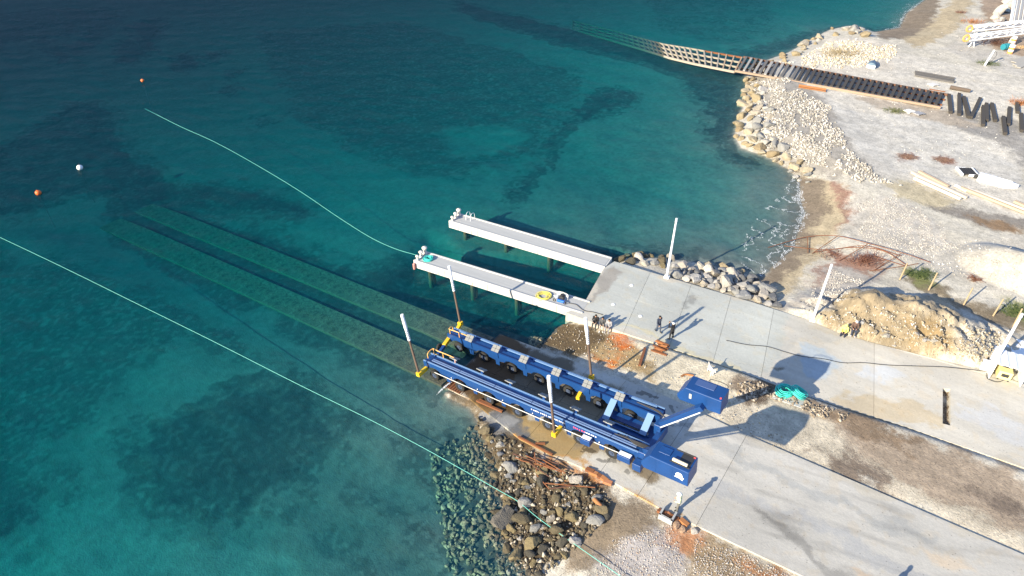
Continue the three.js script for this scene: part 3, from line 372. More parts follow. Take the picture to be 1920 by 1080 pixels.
// ---------------------------------------------------------------- the blue boat-hauling trailer on the slipway
const blueTex = noiseTex(256, (u, v) => .7 + .3 * tileN(u, v, 5, 11) * (.6 + .4 * tileN(u, v, 23, 14)) - .5 * Math.max(0, tileN(u, v, 40, 12) - .82) + .5 * Math.max(0, tileN(u, v, 61, 13) - .86));
const blue = new THREE.MeshPhysicalMaterial({ color: new THREE.Color().setRGB(.007, .06, .225), roughness: .45, map: blueTex, clearcoat: .25, clearcoatRoughness: .4 });
const paleBlue = std(.16, .27, .45, .5), yellow = std(.80, .50, .02, .5), orange = std(.82, .42, .12, .5), tyreM = std(.022, .021, .02, .9), rimM = std(.05, .07, .12, .6), padM = std(.22, .22, .21, .9), steel = std(.55, .58, .62, .4), hoseM = std(.05, .045, .04, .7), brownPole = std(.13, .085, .06, .8);
{
  const T = thing('boat_trailer', 'long blue steel boat-hauling trailer standing on the wet slipway', 'trailer');
  const tl = 5.9 * Math.PI / 180, X = V3(rx * Math.cos(tl), Math.sin(tl), rz * Math.cos(tl)), Z = V3(-rz, 0, rx), Y = Z.clone().cross(X);
  T.quaternion.setFromRotationMatrix(new THREE.Matrix4().makeBasis(X, Y, Z)); T.position.copy(R0);
  const WX = [-1.22, 1.41, 4.27, 6.91, 9.57, 12.19, 14.76], PX = [.2, 2.9, 5.6, 8.6, 11.3, 13.95], SH = -.55;
  const tyreG = new THREE.LatheGeometry([[.24, -.14], [.4, -.15], [.46, -.11], [.47, 0], [.46, .11], [.4, .15], [.24, .14]].map(p => new THREE.Vector2(...p)), 24).rotateX(Math.PI / 2);
  const rimG = merge([new THREE.CylinderGeometry(.25, .25, .2, 20).rotateX(Math.PI / 2), new THREE.CylinderGeometry(.09, .11, .3, 12).rotateX(Math.PI / 2)]);
  for (const near of [true, false]) {
    const sh = near ? 0 : SH, z0 = near ? -.95 : -4.55, z1 = near ? .05 : -3.62;
    // side beam: arched over each wheel, teeth below each pad
    const s = new THREE.Shape(); s.moveTo(-2.3 + sh, 1.55); s.lineTo(-2.3 + sh, 1.0); s.lineTo(-2 + sh, .8);
    for (let k = 0; k < WX.length; k++) { const w = WX[k] + sh; s.lineTo(w - .66, .84); s.lineTo(w - .52, 1.02); s.lineTo(w - .2, 1.14); s.lineTo(w + .2, 1.14); s.lineTo(w + .52, 1.02); s.lineTo(w + .66, .84); if (k < PX.length) { const q = PX[k] + sh; if (q - .2 > w + .63) { s.lineTo(q - .2, .74); s.lineTo(q - .17, .32); s.lineTo(q + .17, .32); s.lineTo(q + .2, .74); } } }
    s.lineTo(16.6 + sh, .78); s.lineTo(17.05 + sh, 1.05); s.lineTo(17.05 + sh, 1.55);
    const web = (d) => { const g = new THREE.ExtrudeGeometry(s, { depth: d, bevelEnabled: false }); const uv = g.attributes.uv; for (let i = 0; i < uv.count; i++) uv.setXY(i, uv.getX(i) * .25, uv.getY(i) * .25); return g; };
    const B = mesh('side_beam', merge([web(.06).translate(0, 0, z0), web(.06).translate(0, 0, z1 - .06), box(19.3, .06, z1 - z0 - .1, 7.37 + sh, 1.44, (z0 + z1) / 2), ...[-2.25, 2, 6, 10, 14, 16.95].map(x => box(.06, .5, z1 - z0 - .14, x + sh, 1.15, (z0 + z1) / 2))]), blue, T);
    for (const z of [z0 + .03, z1 - .03]) mesh('edge_flange', box(19.3, .04, .1, 7.37 + sh, 1.572, z), near || z === z0 + .03 ? paleBlue : blue, B);
    const rails = near ? [[-1.6, 1.2], [1.25, 4.6], [4.65, 8], [8.05, 11.5], [11.55, 14.5], [14.55, 16.4]] : [[-1.5, .0], [.7, 2.5], [3.3, 5.2], [6, 8.2], [9, 10.8], [11.7, 13.4], [14.3, 16.5]];
    for (const [a, b] of rails) for (const dz of near ? [-.36, -.2] : [-.8, -.72]) mesh('guide_rail', box(b - a, .07, .07, (a + b) / 2 + sh, 1.6, (near ? .05 : z1) + dz - (near ? .1 : 0)), near ? std(.13, .2, .36, .5) : paleBlue, B);
    for (const x of WX) for (const z of near ? [.04, -.76] : [-3.75, -4.36]) { const w = new THREE.Group(); w.name = 'wheel'; w.position.set(x + sh, .46, z); T.add(w); mesh('tyre', tyreG, tyreM, w); mesh('rim', rimG, rimM, w); }
    for (const x of WX) mesh('axle_bracket', box(.16, .6, .12, x + sh, .75, near ? -.45 : -4.09), blue, T);
    for (const x of PX) { // support pads that a hull rests on
      const p = new THREE.Group(); p.name = 'support_pad'; p.position.set(x + sh, 1.5, near ? -1.02 : -3.62); T.add(p);
      mesh('post', merge([box(near ? .2 : .3, near ? .55 : .75, .12, 0, near ? .05 : -.05, 0), cyl(.05, .05, .4, 0, .1, 0)]), blue, p);
      const pd = mesh('pad', merge([-.5, .5].flatMap(a => [-.5, .5].map(b => rbox(.34, .07, .27, a * .36, 0, b * .29, .015)))), padM, p); pd.position.set(0, near ? .48 : .52, near ? -.02 : .02); pd.rotation.set(near ? -.5 : .62, 0, 0);
      mesh('bracket', box(.5, .05, .16, 0, near ? .41 : .43, 0), steel, p); }
    // handrail at the sea end
    const hz = near ? -.98 : -3.7, hx = -2.1 + sh;
    mesh('handrail', merge([tube([V3(hx, 1.55, near ? -.35 : -4.2), V3(hx, 2.0, near ? -.4 : -4.15), V3(hx + .05, 2.08, hz), V3(hx + .6, 2.08, hz), V3(hx + 2.1, 2.08, hz), V3(hx + 2.3, 2.02, hz), V3(hx + 2.32, 1.55, hz)], .04, 60, 8), bar(V3(hx + .1, 1.55, hz), V3(hx + .1, 2.05, hz), .035), bar(V3(hx + 1.1, 1.55, hz), V3(hx + 1.1, 2.05, hz), .035)]), orange, T);
  }
  mesh('side_pipe', tube([V3(-1.1, .86, .16), V3(4, .84, .17), V3(10, .84, .17), V3(16.2, .86, .16)], .035, 40), std(.62, .6, .56, .5), T);
  for (const [x, w] of [[12.95, .75], [15.9, .95]]) { const b = mesh('side_box', rbox(w, .5, .5, x, .95, .38, .03), blue, T); mesh('lid', box(w - .1, .02, .34, x, 1.212, .36), std(.75, .78, .8, .35), b); }
  mesh('end_bracket', rbox(.6, .6, .6, 16.9, .85, .45, .03), blue, T);
  for (const x of [.6, 3.2, 5.6, 8.3, 11, 13.8]) mesh('side_lamp', new THREE.SphereGeometry(.05, 8, 6).translate(x, .98, .1), white, T);
  // sea-end cross member with telescopic yellow ends, then the middle pair of arms
  const arm = (name, a, b, w, m) => mesh(name, beam(V3(...a), V3(...b), w, w), m, T);
  arm('cross_member', [-2.1, .95, -1], [-2.75, .95, -3.6], .24, blue); arm('yellow_sleeve', [-2.07, .98, -.85], [-2.2, .98, -1.45], .3, yellow); arm('yellow_sleeve', [-2.55, .98, -2.75], [-2.8, .98, -3.75], .3, yellow);
  mesh('castor_wheel', tyreG.clone().rotateY(Math.PI / 2).scale(.7, .7, .7), tyreM, T).position.set(-3.0, .75, -2.6);
  const mast = (base, lean, h, from) => { // marker mast on its yellow arm
    const b = V3(...base), top = b.clone().add(V3(lean[0], h, lean[1])), at = (k) => b.clone().lerp(top, k), m = new THREE.Group(); m.name = 'marker_mast'; T.add(m);
    mesh('yellow_arm', merge([beam(V3(...from), b, .26, .28), box(.34, .36, .34, b.x, b.y + .08, b.z)]), yellow, m);
    mesh('lower_pole', bar(at(0), at(.62), .1, .085, 12), brownPole, m); mesh('upper_pole', bar(at(.58), at(.8), .12, .12, 12), whitePaint, m); mesh('sleeve', bar(at(.78), at(1), .14, .13, 12), whitePaint, m);
    for (let k = 0; k < 5; k++) mesh('scale_mark', bar(at(.61 + k * .03), at(.617 + k * .03), .123, .123, 12), darkSteel, m); };
  mast([-1.95, .95, 1.05], [-.95, -.35], 5.35, [-2.0, .9, .1]); mast([-3.2, 1.0, -5.75], [-.85, -.6], 5.4, [-2.85, .95, -4.6]); mast([10.75, .9, 1.0], [-.12, .05], 5.4, [10.7, .82, .1]); mast([10.0, .9, -5.45], [-.5, -.2], 5.4, [10.05, .85, -4.55]);
  arm('yellow_arm', [10.1, .85, -3.7], [10.22, .82, -3.0], .26, yellow);
  // low cross deck at the land end
  for (const [a, b] of [[-3.5, -2.75], [-2.45, -1.95], [-1.65, -1.0]]) mesh('deck_plate', box(3.2, .08, b - a, 14.55, .52, (a + b) / 2), blue, T);
  mesh('deck_end', merge([box(.5, .1, 2.6, 12.75, .52, -2.25), box(.7, .1, 2.6, 16.5, .52, -2.25), box(.4, .7, 2.7, 16.95, .8, -2.25), box(3.4, .14, .08, 14.6, .62, -2.35)]), blue, T);
  mesh('edge_bar', box(2.7, .05, .05, 14.6, .72, -2.3), paleBlue, T);
  for (const x of [12.95, 15.85]) { const g = box(.5, .06, 1.65); g.rotateX(.55); mesh('inclined_plate', g.translate(x, 1.12, -2.95), paleBlue, T); }
  // raised power units on their booms
  const unit = (pos, boom, emblem) => {
    const [cx, cy, cz] = pos, U = new THREE.Group(); U.name = 'power_unit'; U.position.set(cx, cy, cz); T.add(U);
    const s = new THREE.Shape(); s.moveTo(-1.4, -.5); s.lineTo(-1.25, -.7); s.lineTo(1.45, -.7); s.lineTo(1.45, .36); s.lineTo(-.9, .42); s.lineTo(-1.4, -.3);
    const hull = new THREE.ExtrudeGeometry(s, { depth: 1.26, bevelEnabled: true, bevelSize: .05, bevelThickness: .05, bevelSegments: 2 }).translate(0, 0, -.63); const uv = hull.attributes.uv; for (let i = 0; i < uv.count; i++) uv.setXY(i, uv.getX(i) * .3, uv.getY(i) * .3);
    mesh('housing', hull, blue, U);
    for (const x of [-.5, .5]) mesh('panel_seam', box(.02, .95, .012, x, -.15, .683), blue, U);
    if (emblem) {
      mesh('top_hatch', rbox(.7, .05, .55, -.25, .48, -.15, .02), blue, U);
      mesh('engine_bay', merge([box(1.2, .1, .05, .82, .45, -.58), box(1.2, .1, .05, .82, .45, .4), box(1.14, .02, .95, .82, .42, -.09)]), darkSteel, U); mesh('exhaust', bar(V3(.35, .53, .26), V3(1.25, .5, .28), .11, .11, 14), std(.72, .6, .4, .5), U);
      const e = new THREE.Shape(); e.moveTo(-.3, -.2); e.lineTo(-.2, -.1); e.lineTo(-.22, .02); e.bezierCurveTo(-.2, .3, .18, .3, .2, .04); e.lineTo(.2, -.06); e.lineTo(.3, -.08); e.lineTo(.24, -.2); e.lineTo(.22, -.32); e.lineTo(.05, -.22); e.lineTo(-.08, -.2);
      mesh('emblem', new THREE.ExtrudeGeometry(e, { depth: .01, bevelEnabled: false }).translate(.95, -.12, .682), whitePaint, U); mesh('tail_lamp', box(.12, .06, .12, 1.36, .44, -.55), std(.7, .1, .1, .4), U);
    } else {
      mesh('top_hatch', rbox(1.3, .05, .6, .1, .44, -.25, .02), std(.05, .09, .22, .5), U); mesh('vent', box(.16, .4, .012, -.55, -.1, .684), std(.5, .5, .4, .6), U); mesh('side_rail', tube([V3(.2, .38, -.66), V3(.2, .62, -.68), V3(1.38, .6, -.68), V3(1.38, .34, -.66)], .025, 30), darkSteel, U);
      mesh('tail_lamp', box(.12, .06, .12, 1.36, .42, .45), std(.7, .1, .1, .4), U); }
    const a = V3(...boom[0]), b = V3(...boom[1]); const bm = mesh('boom', beam(a, b, .42, .36), blue, T); mesh('cylinder', bar(a.clone().add(V3(.1, -.1, .3)), b.clone().add(V3(0, -.25, .3)), .05, .05, 10), steel, bm); mesh('boom_foot', rbox(.5, .9, .6, a.x - .15, a.y - .5, a.z, .05), blue, bm);
  };
  unit([19.2, 4.85, -4.0], [[16.9, 1.75, -2.95], [19.6, 4.45, -3.1]]); unit([19.75, 4.8, 2.35], [[17.1, 1.75, -.2], [19.6, 4.4, 1.75]], true);
  for (let k = 0; k < 5; k++) mesh('hose', tube([V3(14.6 + k * .2, 1.62, -.6 - k * .05), V3(16.2, 1.7, -.62 + k * .06), V3(17 + k * .05, 1.75 + k * .04, -.6 + k * .1), V3(17.8, 2.4 + k * .05, .1 + k * .08), V3(18.9, 3.9, 1.4 + k * .06)], .035, 40, 6), hoseM, T);
  for (let k = 0; k < 3; k++) mesh('hose', tube([V3(14.5 + k * .1, 1.62, -4.1), V3(16.2, 1.75, -3.95 + k * .07), V3(17 + k * .08, 1.9, -3.4), V3(17.4, 2.3 + k * .06, -3)], .035, 30, 6), hoseM, T);
  // lettering along the near beam: too small in the photograph to read, kept as strokes of its size and colours
  const marks = (x0, x1, m, h) => { const l = []; seed = 31 + Math.round(x0 * 10); for (let x = x0; x < x1; x += rr(.13, .2)) l.push(box(rr(.06, .12), h * rr(.7, 1), .006, x, 1.3 + rr(-.01, .01), .056)); mesh('lettering', merge(l), m, T); };
  marks(8.2, 11.2, whitePaint, .13); marks(11.75, 12.6, std(.7, .08, .16, .5), .16); marks(12.65, 13.6, whitePaint, .12);
}

// ---------------------------------------------------------------- people and a dog: one continuous skin over tapered bones
// bones: [x0,y0,z0,r0, x1,y1,z1,r1, colour]
function skinOf(bones, cell, blend) {
  const lo = [1e9, 1e9, 1e9], hi = [-1e9, -1e9, -1e9];
  for (const b of bones) for (const o of [0, 4]) for (let k = 0; k < 3; k++) { lo[k] = Math.min(lo[k], b[o + k] - b[o + 3] - 2.5 * cell); hi[k] = Math.max(hi[k], b[o + k] + b[o + 3] + 2.5 * cell); }
  const n = lo.map((l, k) => Math.ceil((hi[k] - l) / cell) + 1), [nx, ny, nz] = n, F = new Float32Array(nx * ny * nz), C = new Uint8Array(nx * ny * nz);
  for (let k = 0, o = 0; k < nz; k++) for (let j = 0; j < ny; j++) for (let i = 0; i < nx; i++, o++) {
    const x = lo[0] + i * cell, y = lo[1] + j * cell, z = lo[2] + k * cell; let f = 1e3, best = 1e3, c = 0;
    for (const b of bones) { const ax = b[4] - b[0], ay = b[5] - b[1], az = b[6] - b[2], t = clamp(((x - b[0]) * ax + (y - b[1]) * ay + (z - b[2]) * az) / (ax * ax + ay * ay + az * az || 1), 0, 1), d = Math.hypot(x - b[0] - ax * t, y - b[1] - ay * t, z - b[2] - az * t) - mix(b[3], b[7], t);
      if (d < best) { best = d; c = b[8]; } const h = Math.max(blend - Math.abs(f - d), 0) / blend; f = Math.min(f, d) - h * h * blend * .25; }
    F[o] = f; C[o] = c;
  }
  const id = new Int32Array(F.length).fill(-1), pos = [], col = [], idx = [], st = [1, nx, nx * ny];
  for (let k = 0; k < nz - 1; k++) for (let j = 0; j < ny - 1; j++) for (let i = 0; i < nx - 1; i++) {
    const o = i + j * nx + k * nx * ny; let m = 0, sx = 0, sy = 0, sz = 0, cnt = 0;
    for (let c = 0; c < 8; c++) if (F[o + (c & 1) + (c >> 1 & 1) * nx + (c >> 2) * nx * ny] < 0) m++;
    if (m === 0 || m === 8) continue;
    for (let c = 0; c < 8; c++) for (let a = 0; a < 3; a++) { if (c >> a & 1) continue; const p = o + (c & 1) + (c >> 1 & 1) * nx + (c >> 2) * nx * ny, q = p + st[a]; if ((F[p] < 0) === (F[q] < 0)) continue; const t = F[p] / (F[p] - F[q]); sx += (c & 1) + (a === 0 ? t : 0); sy += (c >> 1 & 1) + (a === 1 ? t : 0); sz += (c >> 2) + (a === 2 ? t : 0); cnt++; }
    id[o] = pos.length / 3; pos.push(lo[0] + (i + sx / cnt) * cell, lo[1] + (j + sy / cnt) * cell, lo[2] + (k + sz / cnt) * cell); col.push(C[o]);
  }
  for (let k = 1; k < nz - 1; k++) for (let j = 1; j < ny - 1; j++) for (let i = 1; i < nx - 1; i++) { const o = i + j * nx + k * nx * ny;
    for (let a = 0; a < 3; a++) { const q = o + st[a]; if ((F[o] < 0) === (F[q] < 0)) continue; const u = st[(a + 1) % 3], v = st[(a + 2) % 3], A = id[o], B = id[o - u], D = id[o - u - v], E = id[o - v]; if (A < 0 || B < 0 || D < 0 || E < 0) continue; if (F[o] < 0) idx.push(A, B, D, A, D, E); else idx.push(A, D, B, A, E, D); } }
  return { pos, col, idx };
}
function skinGeo(sets, palette) {
  const pos = [], col = [], idx = []; for (const s of sets) { const b = pos.length / 3; pos.push(...s.pos); for (const c of s.col) col.push(...palette[c]); for (const i of s.idx) idx.push(i + b); }
  const g = new THREE.BufferGeometry(); g.setAttribute('position', new THREE.Float32BufferAttribute(pos, 3)); g.setAttribute('color', new THREE.Float32BufferAttribute(col, 3)); g.setIndex(idx); g.computeVertexNormals(); return g;
}
const skinMat = new THREE.MeshStandardMaterial({ vertexColors: true, roughness: .85 });
const SKIN = [.42, .25, .17], STAND = { pelvis: [0, .93, 0], chest: [0, 1.3, 0], neck: [0, 1.48, 0], head: [0, 1.63, .02], sl: [.19, 1.42, 0], sr: [-.19, 1.42, 0], el: [.25, 1.14, -.02], er: [-.25, 1.14, -.02], wl: [.27, .89, .06], wr: [-.27, .89, .06], hl: [.095, .92, 0], hr: [-.095, .92, 0], kl: [.11, .5, .03], kr: [-.11, .5, .03], al: [.11, .09, -.01], ar: [-.11, .09, -.01], tl: [.13, .045, .16], tr: [-.13, .045, .16] };
// a person stands in local axes: y up, facing +z; palette: 0 skin, 1 top, 2 trousers, 3 shoes, 4 extra
function person(label, at, turn, pose, top, trousers, headwear, hairCol = [.02, .015, .01], extra = {}) {
  const J = { ...STAND, ...pose }, B = (a, ra, b, rb, c) => [...J[a], ra, ...J[b], rb, c], sub = (a, b) => V3(...J[a]).sub(V3(...J[b]));
  const bones = [B('pelvis', .15, 'chest', .165, 1), B('chest', .165, 'neck', .085, 1), B('sl', .075, 'sr', .075, 1), B('hl', .1, 'hr', .1, 2), B('neck', .058, 'head', .06, 0), [J.head[0], J.head[1] + .03, J.head[2] - .015, .098, J.head[0], J.head[1] - .05, J.head[2] + .025, .072, 0], [J.head[0], J.head[1] - .01, J.head[2] + .1, .016, J.head[0], J.head[1] + .03, J.head[2] + .085, .012, 0]];
  for (const s of [-1, 1]) bones.push([J.head[0] + s * .093, J.head[1], J.head[2], .018, J.head[0] + s * .095, J.head[1] + .03, J.head[2] - .01, .016, 0]);
  for (const s of ['l', 'r']) bones.push(B('s' + s, .075, 'e' + s, .055, 1), B('e' + s, .056, 'w' + s, .04, extra.bareArms ? 0 : 1), B('h' + s, .105, 'k' + s, .075, 2), B('k' + s, .075, 'a' + s, .05, extra.bareLegs ? 0 : 2), B('a' + s, .05, 't' + s, .038, 3));
  const sets = [skinOf(bones, .022, .05)];
  for (const s of ['l', 'r']) { // palm, four fingers of unequal length with a bend, and a thumb from the side of the palm
    const w = V3(...J['w' + s]), d = sub('w' + s, 'e' + s).normalize(), side = V3(s === 'l' ? 1 : -1, 0, 0), across = d.clone().cross(side).normalize(), curl = side.clone().multiplyScalar(-1).addScaledVector(d, side.dot(d)).normalize(), hb = [], q = (v) => [v.x, v.y, v.z], palm = w.clone().addScaledVector(d, .07);
    hb.push([...q(w), .032, ...q(palm), .034, 0]);
    [.062, .075, .07, .055].forEach((len, k) => { const r = palm.clone().addScaledVector(across, (k - 1.5) * .021), m = r.clone().addScaledVector(d, len * .55).addScaledVector(curl, .008), e = m.clone().addScaledVector(d, len * .3).addScaledVector(curl, len * .38); hb.push([...q(r), .0105, ...q(m), .0098, 0], [...q(m), .0098, ...q(e), .0085, 0]); });
    const tb = w.clone().addScaledVector(d, .025).addScaledVector(across, -.03), tm = tb.clone().addScaledVector(d, .035).addScaledVector(across, -.025), te = tm.clone().addScaledVector(d, .03).addScaledVector(curl, .012); hb.push([...q(tb), .013, ...q(tm), .011, 0], [...q(tm), .011, ...q(te), .0095, 0]);
    sets.push(skinOf(hb, .0085, .012)); }
  const g = skinGeo(sets, [SKIN, top, trousers, extra.shoes ?? [.03, .03, .03]]);
  const o = thing('person', label, 'person', at, turn, extra.group); mesh('body', g, skinMat, o);
  const [hx, hy, hz] = J.head;
  mesh('eye', merge([-1, 1].map(k => new THREE.SphereGeometry(.012, 8, 6).translate(hx + k * .032, hy + .025, hz + .078))), darkSteel, o); mesh('mouth', box(.045, .008, .01, hx, hy - .052, hz + .092), std(.3, .12, .1), o);
  if (headwear === 'helmet') mesh('helmet', merge([new THREE.SphereGeometry(.135, 18, 10, 0, 6.3, 0, 1.6).scale(1, .95, 1.12).translate(hx, hy + .035, hz - .01), new THREE.CylinderGeometry(.15, .155, .015, 20).scale(1, 1, 1.15).translate(hx, hy + .035, hz + .01)]), std(...(extra.hat ?? [.75, .7, .08]), .4), o);
  else if (headwear === 'cap') mesh('cap', merge([new THREE.SphereGeometry(.118, 16, 8, 0, 6.3, 0, 1.5).scale(1, .9, 1.08).translate(hx, hy + .03, hz - .012), box(.14, .012, .1, hx, hy + .045, hz + .13)]), std(...(extra.hat ?? [.7, .7, .68]), .7), o);
  else if (headwear === 'hair') mesh('hair', new THREE.SphereGeometry(.115, 16, 10, 0, 6.3, 0, 1.75).rotateX(-.45).scale(1, 1, 1.06).translate(hx, hy + .02, hz - .015), std(...hairCol, .8), o);
  if (extra.vestStripe) mesh('vest_stripe', merge([1.12, 1.28].map(y => new THREE.TorusGeometry(.172, .012, 6, 24).rotateX(Math.PI / 2).scale(1, 2, .95).translate(J.pelvis[0] * .4 + J.chest[0] * .6, y + extra.vestStripe, mix(J.pelvis[2], J.chest[2], .6)))), std(.7, .7, .7, .3), o);
  return o;
}
const SIT = { pelvis: [0, .12, 0], chest: [0, .5, .05], neck: [0, .67, .08], head: [0, .81, .13], sl: [.19, .61, .07], sr: [-.19, .61, .07], el: [.25, .33, .12], er: [-.25, .33, .12], wl: [.14, .24, .35], wr: [-.14, .24, .35], hl: [.1, .1, .03], hr: [-.1, .1, .03], kl: [.15, .1, .46], kr: [-.15, .1, .46], al: [.15, -.36, .5], ar: [-.15, -.36, .52], tl: [.16, -.41, .65], tr: [-.17, -.41, .67] };
const WALK = { kl: [.1, .5, .14], al: [.1, .1, .2], tl: [.11, .05, .36], kr: [-.1, .49, -.02], ar: [-.1, .12, -.24], tr: [-.11, .06, -.09], el: [.26, 1.14, -.12], wl: [.25, .9, -.06], er: [-.25, 1.13, .04], wr: [-.2, .92, .2] };
const PHOTO = { el: [.3, 1.3, .2], er: [-.3, 1.3, .2], wl: [.1, 1.55, .34], wr: [-.1, 1.55, .34], kl: [.15, .5, .05], al: [.2, .09, .02], tl: [.24, .045, .18], kr: [-.13, .5, -.02], ar: [-.2, .09, -.06], tr: [-.24, .045, .1] };
const onQuay = (a, b) => { const p = P(a, b, .9); return [p.x, .9, p.z]; };
person('person in dark blue jacket and jeans walking across the quay', onQuay(1233, 622), .55, WALK, [.035, .045, .075], [.06, .075, .11], 'hair');
person('person in black raising both hands to take a picture on the quay', onQuay(1258, 635), -2.4, PHOTO, [.012, .012, .014], [.014, .014, .016], 'cap');
{ const p = onQuay(1258, 635), q = thing('phone', 'dark phone held up in the hands of the person in black', 'phone', [p[0] + Math.sin(-2.4) * .44, .9 + 1.6, p[2] + Math.cos(-2.4) * .44], -2.4); mesh('case', rbox(.15, .075, .01, 0, 0, 0, .004), darkSteel, q); mesh('lens', cyl(.008, .008, .004, .05, 0, 0, 10).rotateX(Math.PI / 2).translate(0, .015, .006), steel, q); }
const edge = Math.atan2(-.39, .92);
person('seated person in black hooded top on the quay edge', onQuay(1117, 604), edge, SIT, [.012, .012, .014], [.05, .052, .06], 'hair', undefined, { group: 'people seated on the quay edge' });
person('seated person in black and white top beside the one in black', onQuay(1129.5, 608.5), edge + .15, SIT, [.08, .08, .085], [.35, .3, .26], 'hair', undefined, { group: 'people seated on the quay edge', shoes: [.6, .6, .6] });
person('seated person in light grey clothes at the row end', onQuay(1142, 612.5), edge - .1, SIT, [.30, .29, .30], [.26, .25, .27], 'hair', undefined, { group: 'people seated on the quay edge', shoes: [.3, .3, .3] });
{ const p = P(1270, 957, rampY(19)); const s = rampY(toST(p.x, p.z)[0]); person('person in pale yellow work shirt and white helmet standing on the slipway', [p.x, s, p.z], -2.0, { ...STAND, chest: [0, 1.28, .05], head: [0, 1.6, .1], neck: [0, 1.46, .05], wl: [.16, 1.0, .24], wr: [-.16, 1.0, .24] }, [.66, .66, .42], [.16, .15, .13], 'helmet', undefined, { hat: [.8, .8, .76] }); }
{ const a = G(1581, 626), b = G(1597, 626); person('person in a yellow high visibility vest sitting on the earth mound', [a.x, a.y + .02, a.z], -.55, SIT, [.74, .76, .18], [.015, .018, .04], 'helmet', undefined, { hat: [.75, .72, .2], shoes: [.2, .2, .2] }); person('person in a brown jacket and white cap sitting on the earth mound', [b.x, b.y + .02, b.z], -.35, SIT, [.11, .065, .05], [.03, .04, .07], 'cap', undefined, { shoes: [.35, .35, .4] }); }
{ const q = P(1709, 1062, 1.42), k = 1.72 / Math.tan(SUN_EL); person('person in dark clothes standing alone on the slipway road', [q.x - Math.sin(SUN_AZ) * k, 1.42, q.z + Math.cos(SUN_AZ) * k], .6, {}, [.04, .045, .06], [.04, .05, .07], 'hair'); }
{ // dog: deep chest, tucked belly, jointed legs
  const d = G(1332, 700), o = thing('dog', 'white dog standing on the pale ground near the quay', 'dog', [d.x, d.y, d.z], .25), bn = [[0, .48, .2, .13, 0, .5, -.2, .095, 0], [0, .5, -.2, .095, 0, .5, -.3, .1, 0], [0, .52, .25, .1, 0, .68, .42, .065, 0], [0, .7, .44, .075, 0, .69, .5, .06, 0], [0, .67, .52, .042, 0, .65, .62, .03, 0], [0, .55, -.36, .035, 0, .72, -.52, .022, 0], [0, .72, -.52, .022, 0, .8, -.5, .015, 0]];
  for (const s of [-1, 1]) bn.push([s * .08, .44, .24, .06, s * .085, .26, .22, .038, 0], [s * .085, .26, .22, .036, s * .085, .05, .23, .026, 0], [s * .085, .03, .23, .03, s * .085, .025, .27, .026, 0], [s * .085, .46, -.26, .075, s * .09, .3, -.18, .045, 0], [s * .09, .3, -.18, .044, s * .09, .2, -.34, .03, 0], [s * .09, .2, -.34, .03, s * .09, .04, -.31, .024, 0], [s * .09, .03, -.31, .03, s * .09, .025, -.27, .025, 0], [s * .055, .74, .43, .025, s * .075, .8, .42, .012, 0]);
  mesh('body', skinGeo([skinOf(bn, .014, .04)], [[.74, .71, .66]]), skinMat, o); mesh('nose', new THREE.SphereGeometry(.018, 8, 6).translate(0, .66, .645), darkSteel, o); mesh('eye', merge([-1, 1].map(s => new THREE.SphereGeometry(.01, 6, 5).translate(s * .045, .715, .5))), darkSteel, o); }
console.log('people');

// ---------------------------------------------------------------- boulders, rubble and pebbles
function rockGeo(k, detail = 2) { // a convex stone: a sphere cut by random planes
  seed = 1000 + k * 77; const g = mergeVertices(new THREE.IcosahedronGeometry(1, detail).deleteAttribute('uv').deleteAttribute('normal')), p = g.attributes.position, v = V3(), cuts = [];
  for (let i = 0; i < 9; i++) cuts.push([V3(rr(-1, 1), rr(-1, 1), rr(-1, 1)).normalize(), rr(.45, .8)]);
  const sc = [rr(.85, 1.25), rr(.62, .85), rr(.75, 1.05)];
  for (let i = 0; i < p.count; i++) { v.fromBufferAttribute(p, i); let m = 1.1; for (const [n, d] of cuts) { const q = v.dot(n); if (q > .05) m = Math.min(m, d / q); } m *= 1 + .05 * (h2(i * 7 + k, k) - .5); p.setXYZ(i, v.x * m * sc[0], v.y * m * sc[1], v.z * m * sc[2]); }
  const f = g.toNonIndexed(); f.computeVertexNormals(); const uv = new Float32Array(f.attributes.position.count * 2), q = f.attributes.position; for (let i = 0; i < q.count; i++) { uv[i * 2] = q.getX(i) * .4 + q.getY(i) * .2; uv[i * 2 + 1] = q.getZ(i) * .4 + q.getY(i) * .25; } f.setAttribute('uv', new THREE.BufferAttribute(uv, 2)); return f;
}
const ROCK = Array.from({ length: 9 }, (_, k) => rockGeo(k)), PEB = Array.from({ length: 4 }, (_, k) => rockGeo(20 + k, 0));
const stoneTex = noiseTex(256, (u, v) => .6 + .4 * (.5 * tileN(u, v, 7, 21) + .3 * tileN(u, v, 23, 22) + .2 * tileN(u, v, 70, 23)));
const stone = (r, g, b, tone) => Object.assign(new THREE.MeshStandardMaterial({ color: new THREE.Color().setRGB(r, g, b), map: stoneTex, roughness: .92, bumpMap: gritTex, bumpScale: .05 }), { tone: tone ?? 'pale' });
const pale = [stone(.46, .42, .36), stone(.54, .5, .45), stone(.4, .35, .28), stone(.31, .3, .28)], ochre = [stone(.38, .3, .18, 'ochre'), stone(.44, .37, .26, 'ochre'), stone(.31, .235, .14, 'ochre')], greyS = [stone(.26, .26, .265, 'grey'), stone(.4, .38, .36, 'grey'), stone(.16, .16, .165, 'dark grey'), stone(.46, .41, .35)], wet = [stone(.13, .105, .062, 'dark brown'), stone(.19, .15, .085, 'brown'), stone(.25, .195, .10, 'brown'), stone(.09, .08, .06, 'dark brown')];
